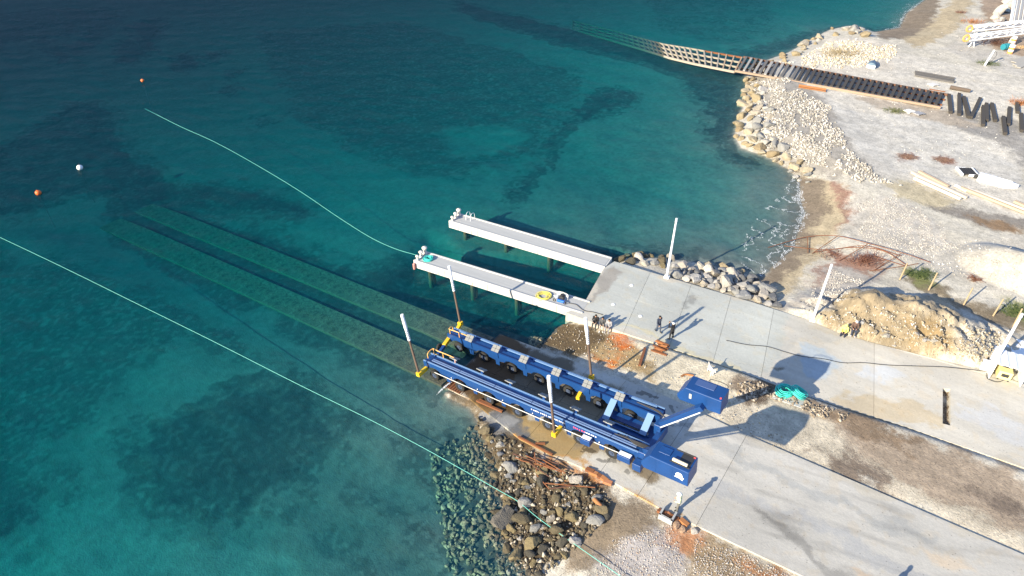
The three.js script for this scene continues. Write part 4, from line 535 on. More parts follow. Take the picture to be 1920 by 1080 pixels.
function scatter(n, poly, size, mats, label, group, opt = {}) {
  const out = []; seed = opt.seed ?? 5; const xs = poly.map(p => p[0]), ys = poly.map(p => p[1]), taken = [];
  for (let k = 0, c = 0; c < n && k < n * 60; k++) {
    const a = rr(Math.min(...xs), Math.max(...xs)), b = rr(Math.min(...ys), Math.max(...ys)); if (!inPoly(a, b, poly)) continue;
    const p = G(a, b), r = size[0] + (size[1] - size[0]) * Math.pow(rnd(), 1.6); if (taken.some(q => Math.hypot(q[0] - p.x, q[1] - p.z) < (q[2] + r) * (opt.pack ?? .72))) continue;
    taken.push([p.x, p.z, r]); c++;
    const o = mesh(opt.name ?? 'boulder', ROCK[(rnd() * 9) | 0], (typeof mats === 'function' ? mats(p, rnd) : mats[(rnd() * mats.length) | 0])); o.position.set(p.x, p.y + r * .28 + (opt.lift ? opt.lift(p) : 0), p.z); o.scale.setScalar(r); o.rotation.set(rr(-.5, .5), rr(0, 6.3), rr(-.5, .5)); tag(o, label.replace('TONE', o.material.tone), 'boulder', label.includes('TONE') ? `${o.material.tone} ${group}` : group); out.push(o);
  }
  return out;
}
function rubble(name, n, polys, size, colours, opt = {}) { // uncountable small stones
  seed = opt.seed ?? 9; const mats = [], cols = [];
  for (let k = 0, c = 0; c < n && k < n * 20; k++) { const poly = polys[(rnd() * polys.length) | 0], xs = poly.map(p => p[0]), ys = poly.map(p => p[1]), a = rr(Math.min(...xs), Math.max(...xs)), b = rr(Math.min(...ys), Math.max(...ys)); if (!inPoly(a, b, poly)) continue; if (opt.thin && (fbm(a * opt.thin, b * opt.thin, 3) < .34 || sdPoly(a, b, poly) < 14 * ns(a * .08, b * .08 + 7))) continue; c++;
    const p = G(a, b), r = size[0] + (size[1] - size[0]) * Math.pow(rnd(), 2.5); mats.push(new THREE.Matrix4().compose(V3(p.x, p.y + r * .25, p.z), new THREE.Quaternion().setFromEuler(new THREE.Euler(rr(-3, 3), rr(-3, 3), rr(-3, 3))), V3(r * rr(.8, 1.3), r * rr(.6, 1), r))); const q = colours[(rnd() * colours.length) | 0], f = rr(.8, 1.15); cols.push(new THREE.Color().setRGB(q[0] * f, q[1] * f, q[2] * f)); }
  const im = shade(new THREE.InstancedMesh(PEB[opt.geo ?? 0], std(1, 1, 1, .95), mats.length)); mats.forEach((m, i) => { im.setMatrixAt(i, m); im.setColorAt(i, cols[i]); }); im.name = numbered(name); scene.add(im); return tag(im, opt.label, opt.category ?? 'rubble', null, 'stuff');
}
const byWater = (dry, damp) => (p, r) => p.y < .22 ? wet[(r() * 4) | 0] : p.y < .5 ? damp[(r() * damp.length) | 0] : dry[(r() * dry.length) | 0];
scatter(14, [[1160, 488], [1240, 505], [1260, 484], [1190, 474]], [.4, .65], (p, r) => r() > .35 ? wet[(r() * 4) | 0] : pale[(r() * 4) | 0], 'TONE boulder at the water foot of the quay wall', 'wet boulders below the quay', { seed: 3 });
scatter(58, [[1262, 500], [1330, 505], [1400, 520], [1440, 548], [1466, 582], [1420, 568], [1330, 540], [1262, 517]], [.42, .82], (p, r) => r() > .5 ? greyS[(r() * 4) | 0] : pale[(r() * 4) | 0], 'TONE boulder in the bank piled along the quay wall', 'boulders along the quay wall', { seed: 4, pack: .6, lift: () => .1 });
scatter(6, [[1320, 500], [1370, 508], [1420, 525], [1410, 515], [1330, 495]], [.5, .75], ochre, 'ochre boulder between the quay rocks and the sea', 'ochre boulders by the quay', { seed: 6 });
scatter(62, [[1384, 205], [1400, 150], [1425, 150], [1440, 200], [1450, 260], [1490, 300], [1530, 320], [1500, 325], [1440, 296], [1390, 280], [1374, 255]], [.5, 1.05], (p, r) => p.y < .55 ? ochre[(r() * 3) | 0] : pale[(r() * 4) | 0], 'TONE boulder in the riprap of the point below the sleeper track', 'riprap of the point', { seed: 8, pack: .62 });
scatter(26, [[1400, 132], [1480, 98], [1520, 74], [1560, 54], [1600, 48], [1640, 60], [1625, 70], [1570, 66], [1490, 112], [1410, 142]], [.45, 1], (p, r) => r() > .5 ? ochre[(r() * 3) | 0] : pale[(r() * 4) | 0], 'TONE stone in the shore edge beyond the sleeper track', 'shore stones beyond the track', { seed: 12, pack: .62 });
scatter(5, [[1480, 320], [1500, 350], [1555, 335], [1540, 320]], [.3, .6], pale, 'white stone lying on the wet beach sand', 'stones on the beach', { seed: 15, name: 'beach_stone' });
scatter(104, [[895, 785], [935, 815], [990, 850], [1060, 890], [1130, 925], [1145, 965], [1100, 1000], [1060, 1060], [1010, 1080], [950, 1075], [925, 960], [920, 880], [880, 830]], [.2, .68], (p, r) => p.y < .12 ? wet[(r() * 4) | 0] : r() > .45 ? wet[(r() * 4) | 0] : r() > .4 ? pale[(r() * 4) | 0] : greyS[(r() * 4) | 0], 'TONE stone in the rocky bank below the slipway', 'stones of the bank below the slipway', { seed: 20, pack: .66 });
{ const p = G(942, 978), o = mesh('boulder', ROCK[3], stone(.17, .15, .12)); o.position.set(p.x, p.y + .35, p.z); o.scale.setScalar(.95); tag(o, 'largest dark rounded boulder in the bank below the slipway', 'boulder'); }
scatter(10, [[1255, 975], [1290, 985], [1310, 1000], [1275, 995]], [.25, .42], [stone(.42, .24, .14), stone(.5, .33, .22), pale[1]], 'reddish stone against the slipway edge', 'reddish stones by the slipway', { seed: 24 });
scatter(14, [[1540, 605], [1600, 590], [1720, 620], [1790, 660], [1700, 655], [1580, 628]], [.14, .34], [pale[0], pale[1], ochre[1]], 'loose stone on the slope of the earth mound', 'stones on the earth mound', { seed: 27 });
const W = [.52, .48, .43], C2 = [.4, .37, .33], C3 = [.62, .59, .54], D1 = [.16, .13, .1], D2 = [.3, .25, .19], OC = [.45, .36, .22];
rubble('stone_rubble', 12000, [[[1400, 145], [1480, 140], [1560, 200], [1600, 280], [1660, 335], [1700, 350], [1600, 345], [1500, 312], [1440, 285], [1410, 230]]], [.05, .27], [W, C2, C3, [.24, .22, .2], [.3, .27, .22]], { thin: .05, label: 'white stone rubble covering the point behind its riprap' });
rubble('shore_rubble', 5500, [[[1420, 125], [1490, 106], [1570, 64], [1690, 80], [1680, 120], [1560, 135], [1480, 128]]], [.06, .3], [W, C3, OC, C2], { seed: 10, thin: .06, label: 'pale stone rubble beyond the sleeper track' });
rubble('beach_pebbles', 6000, [[[1600, 375], [1680, 362], [1770, 410], [1800, 470], [1700, 490], [1600, 480]], [[1560, 500], [1640, 520], [1620, 552], [1560, 572], [1485, 590], [1530, 530]]], [.04, .11], [W, C2, C3, [.3, .27, .26]], { seed: 11, thin: .06, category: 'pebbles', label: 'grey and white pebbles on the upper beach' });
rubble('bank_rubble', 2600, [[[895, 785], [990, 845], [1130, 915], [1150, 965], [1090, 1020], [1010, 1090], [940, 1090], [915, 960], [880, 840]]], [.08, .3], [[.1, .08, .055], [.16, .125, .08], [.12, .1, .065], [.4, .35, .28]], { seed: 13, label: 'dark stone rubble filling the bank below the slipway' });
rubble('sunken_rubble', 1100, [[[800, 850], [890, 790], [935, 880], [930, 960], [955, 1090], [840, 1090], [815, 960]], [[1000, 620], [1050, 605], [1010, 665], [965, 680]]], [.15, .42], [[.2, .18, .11], [.3, .27, .17], [.12, .11, .075]], { seed: 14, thin: .03, label: 'stones showing through the shallow water by the slipway' });
rubble('earth_rubble', 1100, [[[1370, 706], [1440, 712], [1500, 745], [1600, 778], [1560, 800], [1500, 775], [1450, 750], [1390, 760]]], [.04, .26], [D2, [.24, .19, .14], D1, [.45, .38, .3]], { seed: 16, thin: .09, label: 'broken earth and stone rubble along the edge of the dirt strip' });
rubble('gravel_pebbles', 2600, [[[1150, 1010], [1260, 985], [1290, 1080], [1110, 1080]], [[1300, 1010], [1400, 1040], [1480, 1080], [1300, 1080]]], [.03, .09], [W, C2, [.4, .3, .22], [.5, .46, .44]], { seed: 17, category: 'pebbles', label: 'pebbles on the ground beside the slipway' });
rubble('yard_stones', 1600, [[[1620, 60], [1900, 60], [1900, 300], [1700, 300], [1560, 180]], [[1680, 470], [1900, 440], [1900, 540], [1760, 510]], [[1530, 600], [1660, 570], [1790, 600], [1800, 670], [1700, 655], [1570, 622]], [[1800, 600], [1900, 620], [1850, 690], [1800, 670]]], [.04, .17], [W, C3, C2], { seed: 18, label: 'small stones strewn over the yard and mound' });
rubble('debris_stones', 900, [[[1010, 650], [1060, 610], [1140, 625], [1250, 680], [1180, 700], [1080, 668]], [[1240, 700], [1400, 720], [1500, 860], [1330, 785]]], [.03, .14], [W, OC, D2], { seed: 19, label: 'gravel scattered between the quay and the slipway' });
rubble('earth_clods', 1300, [[[1530, 605], [1570, 575], [1660, 568], [1770, 590], [1800, 650], [1790, 672], [1700, 655], [1570, 624]], [[1800, 610], [1880, 625], [1850, 690], [1800, 670]]], [.04, .24], [[.36, .3, .21], [.28, .23, .16], [.44, .38, .29]], { seed: 29, category: 'clods', label: 'loose clods of earth on the mound by the quay' });
console.log('rocks');

// ---------------------------------------------------------------- poles, ropes and gear on and round the quay
function lightPole(label, px, py, h, opt = {}) {
  const p = P(px, py, opt.y ?? .9), o = thing('light_pole', label, 'pole', [p.x, opt.y ?? .9, p.z], -.5, opt.group);
  mesh('foot', merge([rbox(.5, .12, .5, 0, .06, 0, .02), ...[-1, 1].flatMap(a => [-1, 1].map(b => cyl(.025, .025, .06, a * .18, .12, b * .18, 6)))]), white, o); mesh('shaft', cyl(opt.r ?? .12, .085, h - .3, 0, .1, 0, 16), whitePaint, o); mesh('collar', cyl(.12, .12, .06, 0, h - .3, 0, 14), steel, o); mesh('cap', cyl(.1, .1, .3, 0, h - .28, 0, 14), white, o); return o;
}
lightPole('white lamp pole at the rock bank beside the quay', 1250, 520, 6.45); lightPole('white lamp pole beside the earth mound', 1523, 602, 6.0);
{ const o = lightPole('white lamp pole with a cable box next to the generator shelter', 1856, 693, 5.7, { y: 1.2, r: .16 }); mesh('cable_box', rbox(.55, .9, .35, -.45, .45, .2, .03), white, o); }
const tealRope = std(.14, .48, .40, .6), tealDark = std(.05, .56, .48, .6), yellowRope = std(.72, .62, .14, .7);
const overSea = (l) => l.map(([a, b, y]) => P(a, b, y ?? .03));
tag(mesh('rope', tube(overSea([[272, 204, -.6], [290, 213, -.05], [340, 238], [400, 265], [470, 303], [560, 357], [640, 411], [700, 448], [740, 466, .2], [783, 479, 1.25]]), .022, 220), tealRope), 'pale green rope running from the pier end out over the sea', 'rope');
tag(mesh('rope', tube(overSea([[-60, 417], [0, 445], [120, 502], [250, 566], [400, 640], [560, 721], [700, 790], [800, 843], [880, 888, .3]]).concat([[940, 922], [968, 938], [1010, 972], [1060, 1008], [1120, 1050], [1180, 1092]].map(([a, b]) => { const q = G(a, b); return P(a, b, q.y + .3); })), .021, 320), tealRope), 'pale green rope crossing the water and the dark rock bank', 'rope');
function coil(name, label, at, r, turns, th, mat, flat = .5) { seed = 60 + turns; const pts = []; for (let i = 0; i <= turns * 14; i++) { const a = i / 14 * 6.283, k = r * (.45 + .5 * ns(i / 9, 3) + .12 * Math.sin(i * .37)); pts.push(V3(Math.cos(a) * k + rr(-.04, .04), th * .7 + (i / (turns * 14)) * r * flat * .5 + rr(0, .04), Math.sin(a) * k * .9 + rr(-.04, .04))); } const o = mesh(name, tube(pts, th, turns * 40, 5), mat); o.position.set(...at); return tag(o, label, 'rope'); }
{ let q = P(803, 487, .9); coil('rope_coil', 'turquoise rope coil on the pier end beside the bollards', [q.x, .9, q.z], .5, 16, .028, tealDark, .8); q = P(1019, 556, .9); coil('rope_coil', 'yellow rope coil on the pier next to the blue pump', [q.x, .9, q.z], .72, 12, .025, yellowRope, .3);
  const pad = G(1480, 741), a = -.5; pad.y = 1.15; const s = thing('concrete_pad', 'small square concrete pad at the edge of the dirt strip', 'pad', [pad.x, 1.12, pad.z], -.5); mesh('block', rbox(2.2, .5, 1.9, 0, 0, 0, .03), slabMatPlain(), s);
  const c1 = coil('rope_coil', 'big double turquoise rope coil lying on the small concrete pad', [pad.x - .4, 1.37, pad.z - .15], .68, 24, .03, tealDark, 1.5); const c2 = mesh('second_loop', c1.geometry.clone().rotateX(.45).rotateY(2), tealDark, c1); c2.position.set(.85, .1, .3); }
function slabMatPlain() { return pierTop; }
{ const q = P(1052, 563, .92), o = thing('water_pump', 'blue petrol pump with black engine and pale frame on the pier', 'pump', [q.x, .92, q.z], p2.t.rotation.y); mesh('frame', merge([tube([V3(-.5, 0, -.3), V3(-.5, .6, -.3), V3(.5, .6, -.3), V3(.5, 0, -.3)], .025, 40), tube([V3(-.5, 0, .3), V3(-.5, .05, .3), V3(.5, .05, .3), V3(.5, 0, .3)], .025, 30), box(1.05, .4, .03, 0, .42, -.33)]), std(.6, .6, .58, .5), o); mesh('engine', merge([rbox(.45, .35, .4, .05, .3, -.05, .06), cyl(.16, .16, .2, .05, .45, -.05)]), darkSteel, o); mesh('tank', rbox(.75, .22, .22, .1, .14, .28, .05), std(.02, .16, .6, .4), o); mesh('pump_casing', merge([cyl(.15, .15, .3, -.42, .05, 0), bar(V3(-.45, .2, 0), V3(-.75, .25, -.05), .06)]), steel, o); mesh('wheel', merge([-1, 1].map(s => new THREE.TorusGeometry(.12, .04, 8, 16).translate(.5 * s, .12, .36))), tyreM, o);
  tag(mesh('hose', tube([P(1066, 568, .95), P(1080, 571, .95), P(1095, 582, .93), P(1112, 585, .93), P(1130, 590, .93)], .03, 60), hoseM), 'dark hose lying from the pier onto the quay', 'hose'); }
tag(mesh('cable', tube([[1362, 638], [1400, 646], [1440, 650], [1470, 659], [1500, 667], [1545, 673], [1580, 680], [1620, 680], [1660, 684], [1710, 686], [1770, 688], [1850, 696]].map(([a, b]) => { const q = P(a, b, 1); const y = quayY(q.x, q.z) + .03; return P(a, b, y); }), .026, 200, 5), darkSteel), 'dark cable winding over the upper concrete to the lamp pole', 'cable');
// buoys
function buoy(label, px, py, r, m) { const q = P(px, py, .1), o = thing('buoy', label, 'buoy', [q.x, 0, q.z]); mesh('float', new THREE.SphereGeometry(r, 18, 14).scale(1, .95, 1).translate(0, r * .45, 0), m, o); mesh('eye', new THREE.TorusGeometry(r * .22, r * .07, 8, 14).translate(0, r * 1.5, 0), darkSteel, o); mesh('line', bar(V3(0, -.3, 0), V3(.1, -5, .1), .02), darkSteel, o); }
buoy('white round mooring buoy afloat', 150, 315, .36, white); buoy('larger orange mooring buoy afloat', 72, 362, .33, std(.85, .16, .03, .5)); buoy('tiny orange float far out on the water', 267, 151, .26, std(.85, .2, .05, .5));
// rust and scrap by the slipway
{ const q = G(1239, 655), o = thing('rusty_grate_stack', 'stack of rusty steel channels against the quay edge', 'scrap', [q.x, q.y, q.z], -.5); seed = 71; for (let k = 0; k < 14; k++) mesh('channel', box(rr(.5, 1.1), .09, .12, rr(-.2, .2), .06 + (k % 5) * .1, -.35 + ((k / 5) | 0) * .32, rr(-.25, .25)), k % 3 ? rust : rustLight, o); mesh('base_channel', box(1.3, .1, .16, 0, .05, .5), rust, o); }
tag(mesh('rusty_beam', beam(G(1209, 654).add(V3(0, .1, 0)), G(1199, 687).add(V3(0, .1, 0)), .2, .14), rust), 'short rusty steel beam lying on the ochre ground', 'beam');
tag(mesh('rusty_bar', tube([G(1277, 707), G(1285, 703), G(1300, 705)].map(p => p.add(V3(0, .06, 0))), .08, 20), rustLight), 'bent rusty bar half under the raised blue unit', 'bar');
{ const L = (a, b, w, label, name = 'rusty_channel') => tag(mesh(name, beam(G(...a).add(V3(0, .24, 0)), G(...b).add(V3(0, .24, 0)), w, .14), rust), label, 'scrap'); L([894, 755], [942, 776], .16, 'rusty channel lying along the edge of the slipway'); L([899, 753], [922, 764], .1, 'thin rusty rail beside the edge channel', 'rusty_rail'); L([972, 823], [1036, 857], .12, 'rusty edging strip on the slipway border', 'rusty_strip'); L([1004, 836], [1022, 836], .12, 'short rusty offcut on the tan concrete', 'rusty_offcut'); }
{ const q = fromST(.55, -.55), o = thing('ribbed_plate', 'rust brown ribbed steel plate at the water edge of the slipway', 'plate', [q[0], rampY(.55) + .03, q[1]], -RA); mesh('sheet', box(2.6, .03, 1.7, .8, .06, .15), rust, o); for (let k = 0; k < 12; k++) mesh('rib', box(.05, .04, 1.7, -.4 + k * .22, .09, .15), std(.09, .035, .02, .9), o); }
const PLATES = [[1105, 880], [1112, 885], [1120, 889], [1127, 893], [1133, 897], [1138, 902], [1240, 958], [1247, 963], [1255, 966], [1262, 969], [1281, 977]];
PLATES.forEach(([a, b], k) => { const q = G(a + 1, b + 5); const m = mesh('brick_block', rbox(.62, .2, .34, 0, 0, 0, .03), [rust, rustLight, std(.42, .17, .08, .9)][k % 3]); m.position.set(q.x, q.y + .16, q.z); m.rotation.set(.12 * Math.sin(k * 5), -.6 + .2 * Math.sin(k * 3), .15 * Math.cos(k)); tag(m, 'rust red block lying along the slipway edge', 'block', 'rust red blocks on the slipway edge'); });
const BARS = [[[962, 858], [1010, 876]], [[966, 866], [1045, 890]], [[985, 862], [1052, 893]], [[1000, 866], [1048, 878]], [[1002, 858], [1006, 892]], [[1018, 872], [1060, 895]], [[992, 878], [1030, 902]], [[1006, 898], [1030, 925]], [[1022, 914], [1115, 922]], [[1030, 925], [1080, 918]], [[975, 872], [1030, 884]], [[1012, 886], [1035, 868]]];
BARS.forEach(([a, b], k) => tag(mesh('rebar', bar(G(...a).add(V3(0, .42 + .03 * k % .2, 0)), G(...b).add(V3(0, .45, 0)), .045, .04, 6), k % 3 ? rust : std(.1, .045, .03, .9)), 'rusty steel bar tangled over the dark bank stones', 'bar', 'rusty bars on the bank'));
tag(mesh('rusty_drum', new THREE.CylinderGeometry(.14, .14, .8, 14).rotateZ(1.5).rotateY(-.9).translate(...G(1121, 950).add(V3(0, .35, 0)).toArray()), rustLight), 'small rusty cylinder among the pale bank stones', 'drum');
{ const q = G(1245, 970), o = thing('drain_outlet', 'concrete drain outlet with a dark mouth at the slipway edge', 'drain', [q.x + .2, q.y, q.z], -.6); mesh('collar', merge([box(.9, .5, .12, 0, .2, .35), box(.12, .5, .8, -.4, .2, 0), box(.12, .5, .8, .4, .2, 0)]), pierTop, o); mesh('mouth', box(.68, .04, .6, 0, .08, 0), darkSteel, o); }
// generator shelter and what stands by it
{ const q = P(1882, 712, 1.2), o = thing('generator_shelter', 'white corrugated metal shelter open at the front over a yellow generator', 'shelter', [q.x, 1.2, q.z], -.45);
  for (const s of [-1, 1]) mesh('side_wall', box(.05, 1.5, 1.9, s * 1.05, .75, -.6), whitePaint, o); mesh('back_wall', box(2.05, 1.5, .05, 0, .75, -1.55), whitePaint, o); for (let k = 0; k < 8; k++) { const g = box(.27, .04, 2.0, -.98 + k * .28, 1.56 + (k % 2 ? 0 : .05), -.6); mesh('roof_panel', g, k % 2 ? std(.6, .63, .66, .5) : whitePaint, o); }
  const g = thing('generator', 'yellow box generator under the white shelter', 'generator', [q.x, 1.2, q.z], -.45); mesh('housing', rbox(.95, .75, 1.15, -.1, .45, -.45, .06), std(.78, .66, .30, .5), g); mesh('panel', box(.5, .3, .02, -.1, .5, .135), darkSteel, g); mesh('exhaust', cyl(.07, .07, .4, .45, .5, -.6), darkSteel, g); mesh('grille', merge([0, 1, 2, 3].map(k => box(.5, .02, .3, -.1, .835, -.7 + k * .02))), darkSteel, g); for (const x of [-.45, .25]) mesh('skid', box(.08, .08, 1.2, x, .05, -.45), darkSteel, g);
  const f = P(1930, 690, 1.22), w = thing('white_sheet', 'white metal sheets lying behind the generator shelter', 'sheet', [f.x, 1.22, f.z], -.45); for (let k = 0; k < 4; k++) mesh('panel', box(1.15, .05, 4.2, -1.8 + k * 1.2, .1 + .06 * (k % 2), -1.2), whitePaint, w);
  tag(mesh('cable', tube([P(1850, 700, 1.24), P(1852, 710, 1.24), P(1870, 716, 1.24), P(1880, 714, 1.3)], .025, 40, 5), darkSteel), 'black cable from the lamp pole to the generator', 'cable'); }
// wooden posts of the old fence and the collapsed rusty frame on the beach
const wood = std(.42, .30, .18, .9), greyWood = std(.34, .32, .29, .95), paleWood = std(.62, .52, .4, .9), tarWood = std(.055, .047, .04, .9);
[[[1687, 524], [1709, 491]], [[1741, 544], [1761, 512]], [[1806, 573], [1830, 539]], [[1862, 592], [1882, 559]], [[1900, 612], [1925, 575]]].forEach(([a, b], k) => { const q = G(...a), o = mesh('fence_post', merge([bar(V3(0, -.3, 0), V3(.12 * Math.sin(k), 1.9, .1 * Math.cos(k * 2)), .075, .06, 9), bar(V3(.12 * Math.sin(k) - .001, 1.9, .1 * Math.cos(k * 2)), V3(.12 * Math.sin(k), 1.95, .1 * Math.cos(k * 2)), .06, .03, 9)]), wood); o.position.copy(q); tag(o, 'bare wooden fence post on the beach path', 'post', 'old fence posts'); });
{ const F = (pts, r, m, label) => tag(mesh('rusty_rod', tube(pts.map(([a, b, y]) => { const q = G(a, b); return P(a, b, Math.max(q.y, 0) + (y ?? .12)); }), r, pts.length * 10, 6), m), label, 'rod', 'fallen rusty frame');
  const lab = 'rusty rod of the fallen frame across the beach'; for (const l of [[[1440, 464], [1514, 444, .25], [1567, 442, .4], [1627, 456, .5], [1698, 476, .4], [1745, 492]], [[1470, 461], [1552, 468], [1621, 461, .3], [1690, 480]], [[1526, 473], [1597, 464], [1655, 470], [1700, 497]], [[1570, 443, .4], [1523, 475]], [[1628, 457, .5], [1573, 489]], [[1690, 475, .4], [1640, 506]], [[1630, 508], [1700, 498], [1722, 494]], [[1640, 480], [1697, 499]], [[1514, 445, .3], [1515, 474]]]) F(l, .035, rust, lab); }
function brush(label, px, py, r, n, m, hgt2 = .5) { seed = 80 + n; const q = G(px, py), l = []; for (let k = 0; k < n; k++) { const a = rr(0, 6.283), d = rr(0, r), s = V3(Math.cos(a) * d, 0, Math.sin(a) * d * .7), e = s.clone().add(V3(rr(-.6, .6), rr(.05, hgt2), rr(-.6, .6))); l.push(bar(s, s.clone().lerp(e, .5).add(V3(0, .08, 0)), .018, .014, 4), bar(s.clone().lerp(e, .5).add(V3(0, .08, 0)), e, .014, .008, 4)); } const o = mesh('brush_heap', merge(l), m); o.position.copy(q); return tag(o, label, 'brush', null, 'stuff'); }
brush('reddish dead brush heaped on the beach by the fallen frame', 1622, 490, 1.7, 260, std(.17, .075, .05, .95), .7); brush('low brown dead brush on the sand', 1560, 478, 1.6, 120, std(.2, .1, .07, .95), .3); brush('green weeds by the first fence post', 1728, 516, 1.3, 260, std(.07, .10, .03, .9), .35); brush('dry brown tuft on the yard ground', 1827, 524, .7, 70, std(.2, .09, .05, .95), .3); brush('green weeds along the path behind the shelter', 1905, 585, 1.5, 240, std(.08, .11, .03, .9), .3); brush('dry twigs on the spit beyond the track', 1575, 100, 3.4, 420, std(.36, .29, .18, .95), .7); brush('grass tufts beside the sleeper track', 1678, 209, 1.6, 160, std(.14, .15, .06, .9), .3);
for (const [a, b, t] of [[1703, 294, 'flat patch of dried brown seaweed nearer the track'], [1768, 300, 'flat patch of dried brown seaweed nearer the white boat']]) brush(t, a, b, 1.1, 200, std(.2, .12, .09, .95), .12);

// ---------------------------------------------------------------- the old rail slipway with its sleepers, and the yard
{
  const a0 = P(1378, 134, 1.1), a1 = P(1763, 203, 1.35), b0 = P(1394, 108, 1.1), b1 = P(1776, 179, 1.35);
  const T = thing('sleeper_track', 'old slipway track of dark sleepers between rusty rails on the point', 'track'), at = (k, f) => { const p = a0.clone().lerp(a1, k).lerp(b0.clone().lerp(b1, k), f); return p; };
  for (const f of [0, 1]) mesh('rail', beam(at(0, f).add(V3(0, .1, 0)), at(1, f).add(V3(0, .1, 0)), .26, .3), f ? std(.16, .08, .05, .9) : std(.34, .24, .17, .9), T); for (const f of [.3, .7]) mesh('inner_rail', beam(at(.0, f).add(V3(0, -.1, 0)), at(1, f).add(V3(0, -.1, 0)), .2, .2), rust, T);
  for (let k = 0; k < 35; k++) mesh('sleeper', beam(at((k + .6) / 35.5, .05).add(V3(0, .22, 0)), at((k + .6) / 35.5, .95).add(V3(0, .22, 0)), k < 4 ? .35 : .42, .3), k < 11 ? (k % 2 ? greyWood : std(.14, .13, .12, .9)) : tarWood, T);
  // rusty grid going down into the sea
  const S = thing('sunken_grid', 'rust and white grid frame running from the sleeper track into the sea', 'frame');
  const lo = [[1377, 135, 1.0], [1302, 120, .5], [1254, 108.5, .1], [1211, 95, -.5], [1150, 77, -1.6], [1060, 51, -3.4]], up = [[1391, 108, 1.0], [1293, 91, .5], [1243, 83, .1], [1205, 73, -.5], [1150, 58, -1.6], [1060, 36, -3.4]].map(q => P(...q)), lw = lo.map(q => P(...q));
  const ev = (l, k) => { const x = k * (l.length - 1), i = Math.min(x | 0, l.length - 2); return l[i].clone().lerp(l[i + 1], x - i); }, kk = (k) => k < 7 ? k / 7 * .2 : k < 12 ? .2 + (k - 7) / 5 * .2 : k < 17 ? .4 + (k - 12) / 5 * .2 : .6 + (k - 17) / 12 * .4, g = (k, f) => ev(lw, kk(k)).lerp(ev(up, kk(k)), f);
  const dull = std(.36, .31, .25, .9), gw = std(.3, .26, .2, .9), gridFade = std(.09, .085, .06, .95);  // deeper bars painted darker so the grid fades out under water
  for (let k = 0; k < 29; k++) mesh('cross_bar', beam(g(k, 0), g(k, 1), .2, .25), k < 3 ? std(.42, .3, .2, .9) : k > 12 ? gridFade : dull, S); for (const f of [0, .33, .66, 1]) for (let k = 0; k < 28; k++) mesh('side_bar', beam(g(k, f), g(k + 1, f), .22, f === 0 ? .34 : .25), f === 1 && k < 5 ? rust : k > 12 ? gridFade : f === 0 ? std(.36, .3, .24, .85) : gw, S);
  const LS = [[830, 600, 850, 800], [945, 590, 945, 825], [995, 625, 1050, 855], [1180, 640, 1075, 860], [1215, 730, 1210, 950], [1250, 700, 1255, 890], [1310, 700, 1350, 895], [1510, 745, 1495, 940], [1440, 850, 1460, 1045], [1640, 815, 1645, 1015], [1592, 690, 1602, 800]];
  LS.forEach(([a, b, c, d], k) => { const p = G(1640 + a / 6, 80 + b / 6), q = G(1640 + c / 6, 80 + d / 6); const m = mesh('loose_sleeper', beam(p.add(V3(0, .2, 0)), q.add(V3(0, .2 + .02 * k % .1, 0)), .42, .34), tarWood); tag(m, 'loose black timber sleeper on the ground past the track', 'sleeper', 'loose sleepers past the track'); });
  const pl = thing('plank_pile', 'pile of long dark weathered planks on the pale yard', 'planks'); for (let k = 0; k < 5; k++) mesh('plank', beam(G(1715, 135 + k * 2).add(V3(0, .12 + .02 * k, 0)), G(1790 - (k % 3) * 2, 148 + k * 2.2).add(V3(0, .12 + .02 * k, 0)), .3, .16), k % 2 ? std(.09, .085, .08, .9) : std(.13, .12, .115, .9), pl);
  const log = (a, b, r, m, label, name = 'log') => tag(mesh(name, bar(G(...a).add(V3(0, r, 0)), G(...b).add(V3(0, r, 0)), r, r * .85, 9), m), label, 'log'); log([1780, 167], [1818, 174], .3, std(.12, .09, .07, .95), 'dark broken log by the end of the track'); log([1742, 168], [1772, 173], .08, rust, 'thin rusty pole beside the track end');
  tag(mesh('rusty_trough', merge([beam(G(1497, 164).add(V3(0, .12, 0)), G(1548, 172).add(V3(0, .12, 0)), .5, .1), beam(G(1497, 163).add(V3(0, .25, 0)), G(1548, 171).add(V3(0, .25, 0)), .06, .3)]), rustLight), 'long rusty steel trough beside the sleeper track', 'scrap');
  for (const [a, b, m, t] of [[1749, 160, std(.6, .58, .56, .8), 'pale broken crate beyond the track end'], [1704, 210, white, 'small white block south of the track'], [1722, 214, std(.3, .3, .32, .7), 'grey wire bundle south of the track']]) { const q = G(a, b), o = thing('crate', t, 'crate', [q.x, q.y, q.z], .4); for (let k = 0; k < 5; k++) mesh('board', box(1.1, .1, .18, 0, .12 + .02 * k, -.45 + k * .22, .1 * Math.sin(k * 3)), m, o); for (const x of [-.45, .45]) mesh('batten', box(.12, .08, 1, x, .06, 0), m, o); }
}
// boats and the black net frame
function boatHull(len, wid, hgt3) { const g = new THREE.BufferGeometry(), pos = [], idx = [], N = 16, M = 10; for (let i = 0; i <= N; i++) { const u = i / N, half = wid / 2 * Math.pow(Math.max(0, 1 - Math.pow(u, 3.2)), .55) * (.9 + .1 * Math.min(1, u * 4)), top = hgt3 * (1 - .25 * u * u); for (let j = 0; j <= M; j++) { const a = j / M * Math.PI; pos.push(u * len, Math.pow(Math.sin(a), .6) * top, -Math.cos(a) * half); } } for (let i = 0; i < N; i++) for (let j = 0; j < M; j++) { const a = i * (M + 1) + j, b = a + M + 1; idx.push(a, a + 1, b, b, a + 1, b + 1); } const c = pos.length / 3; pos.push(0, 0, 0); for (let j = 0; j < M; j++) idx.push(c, j + 1, j); g.setAttribute('position', new THREE.Float32BufferAttribute(pos, 3)); g.setIndex(idx); g.computeVertexNormals(); return g; }
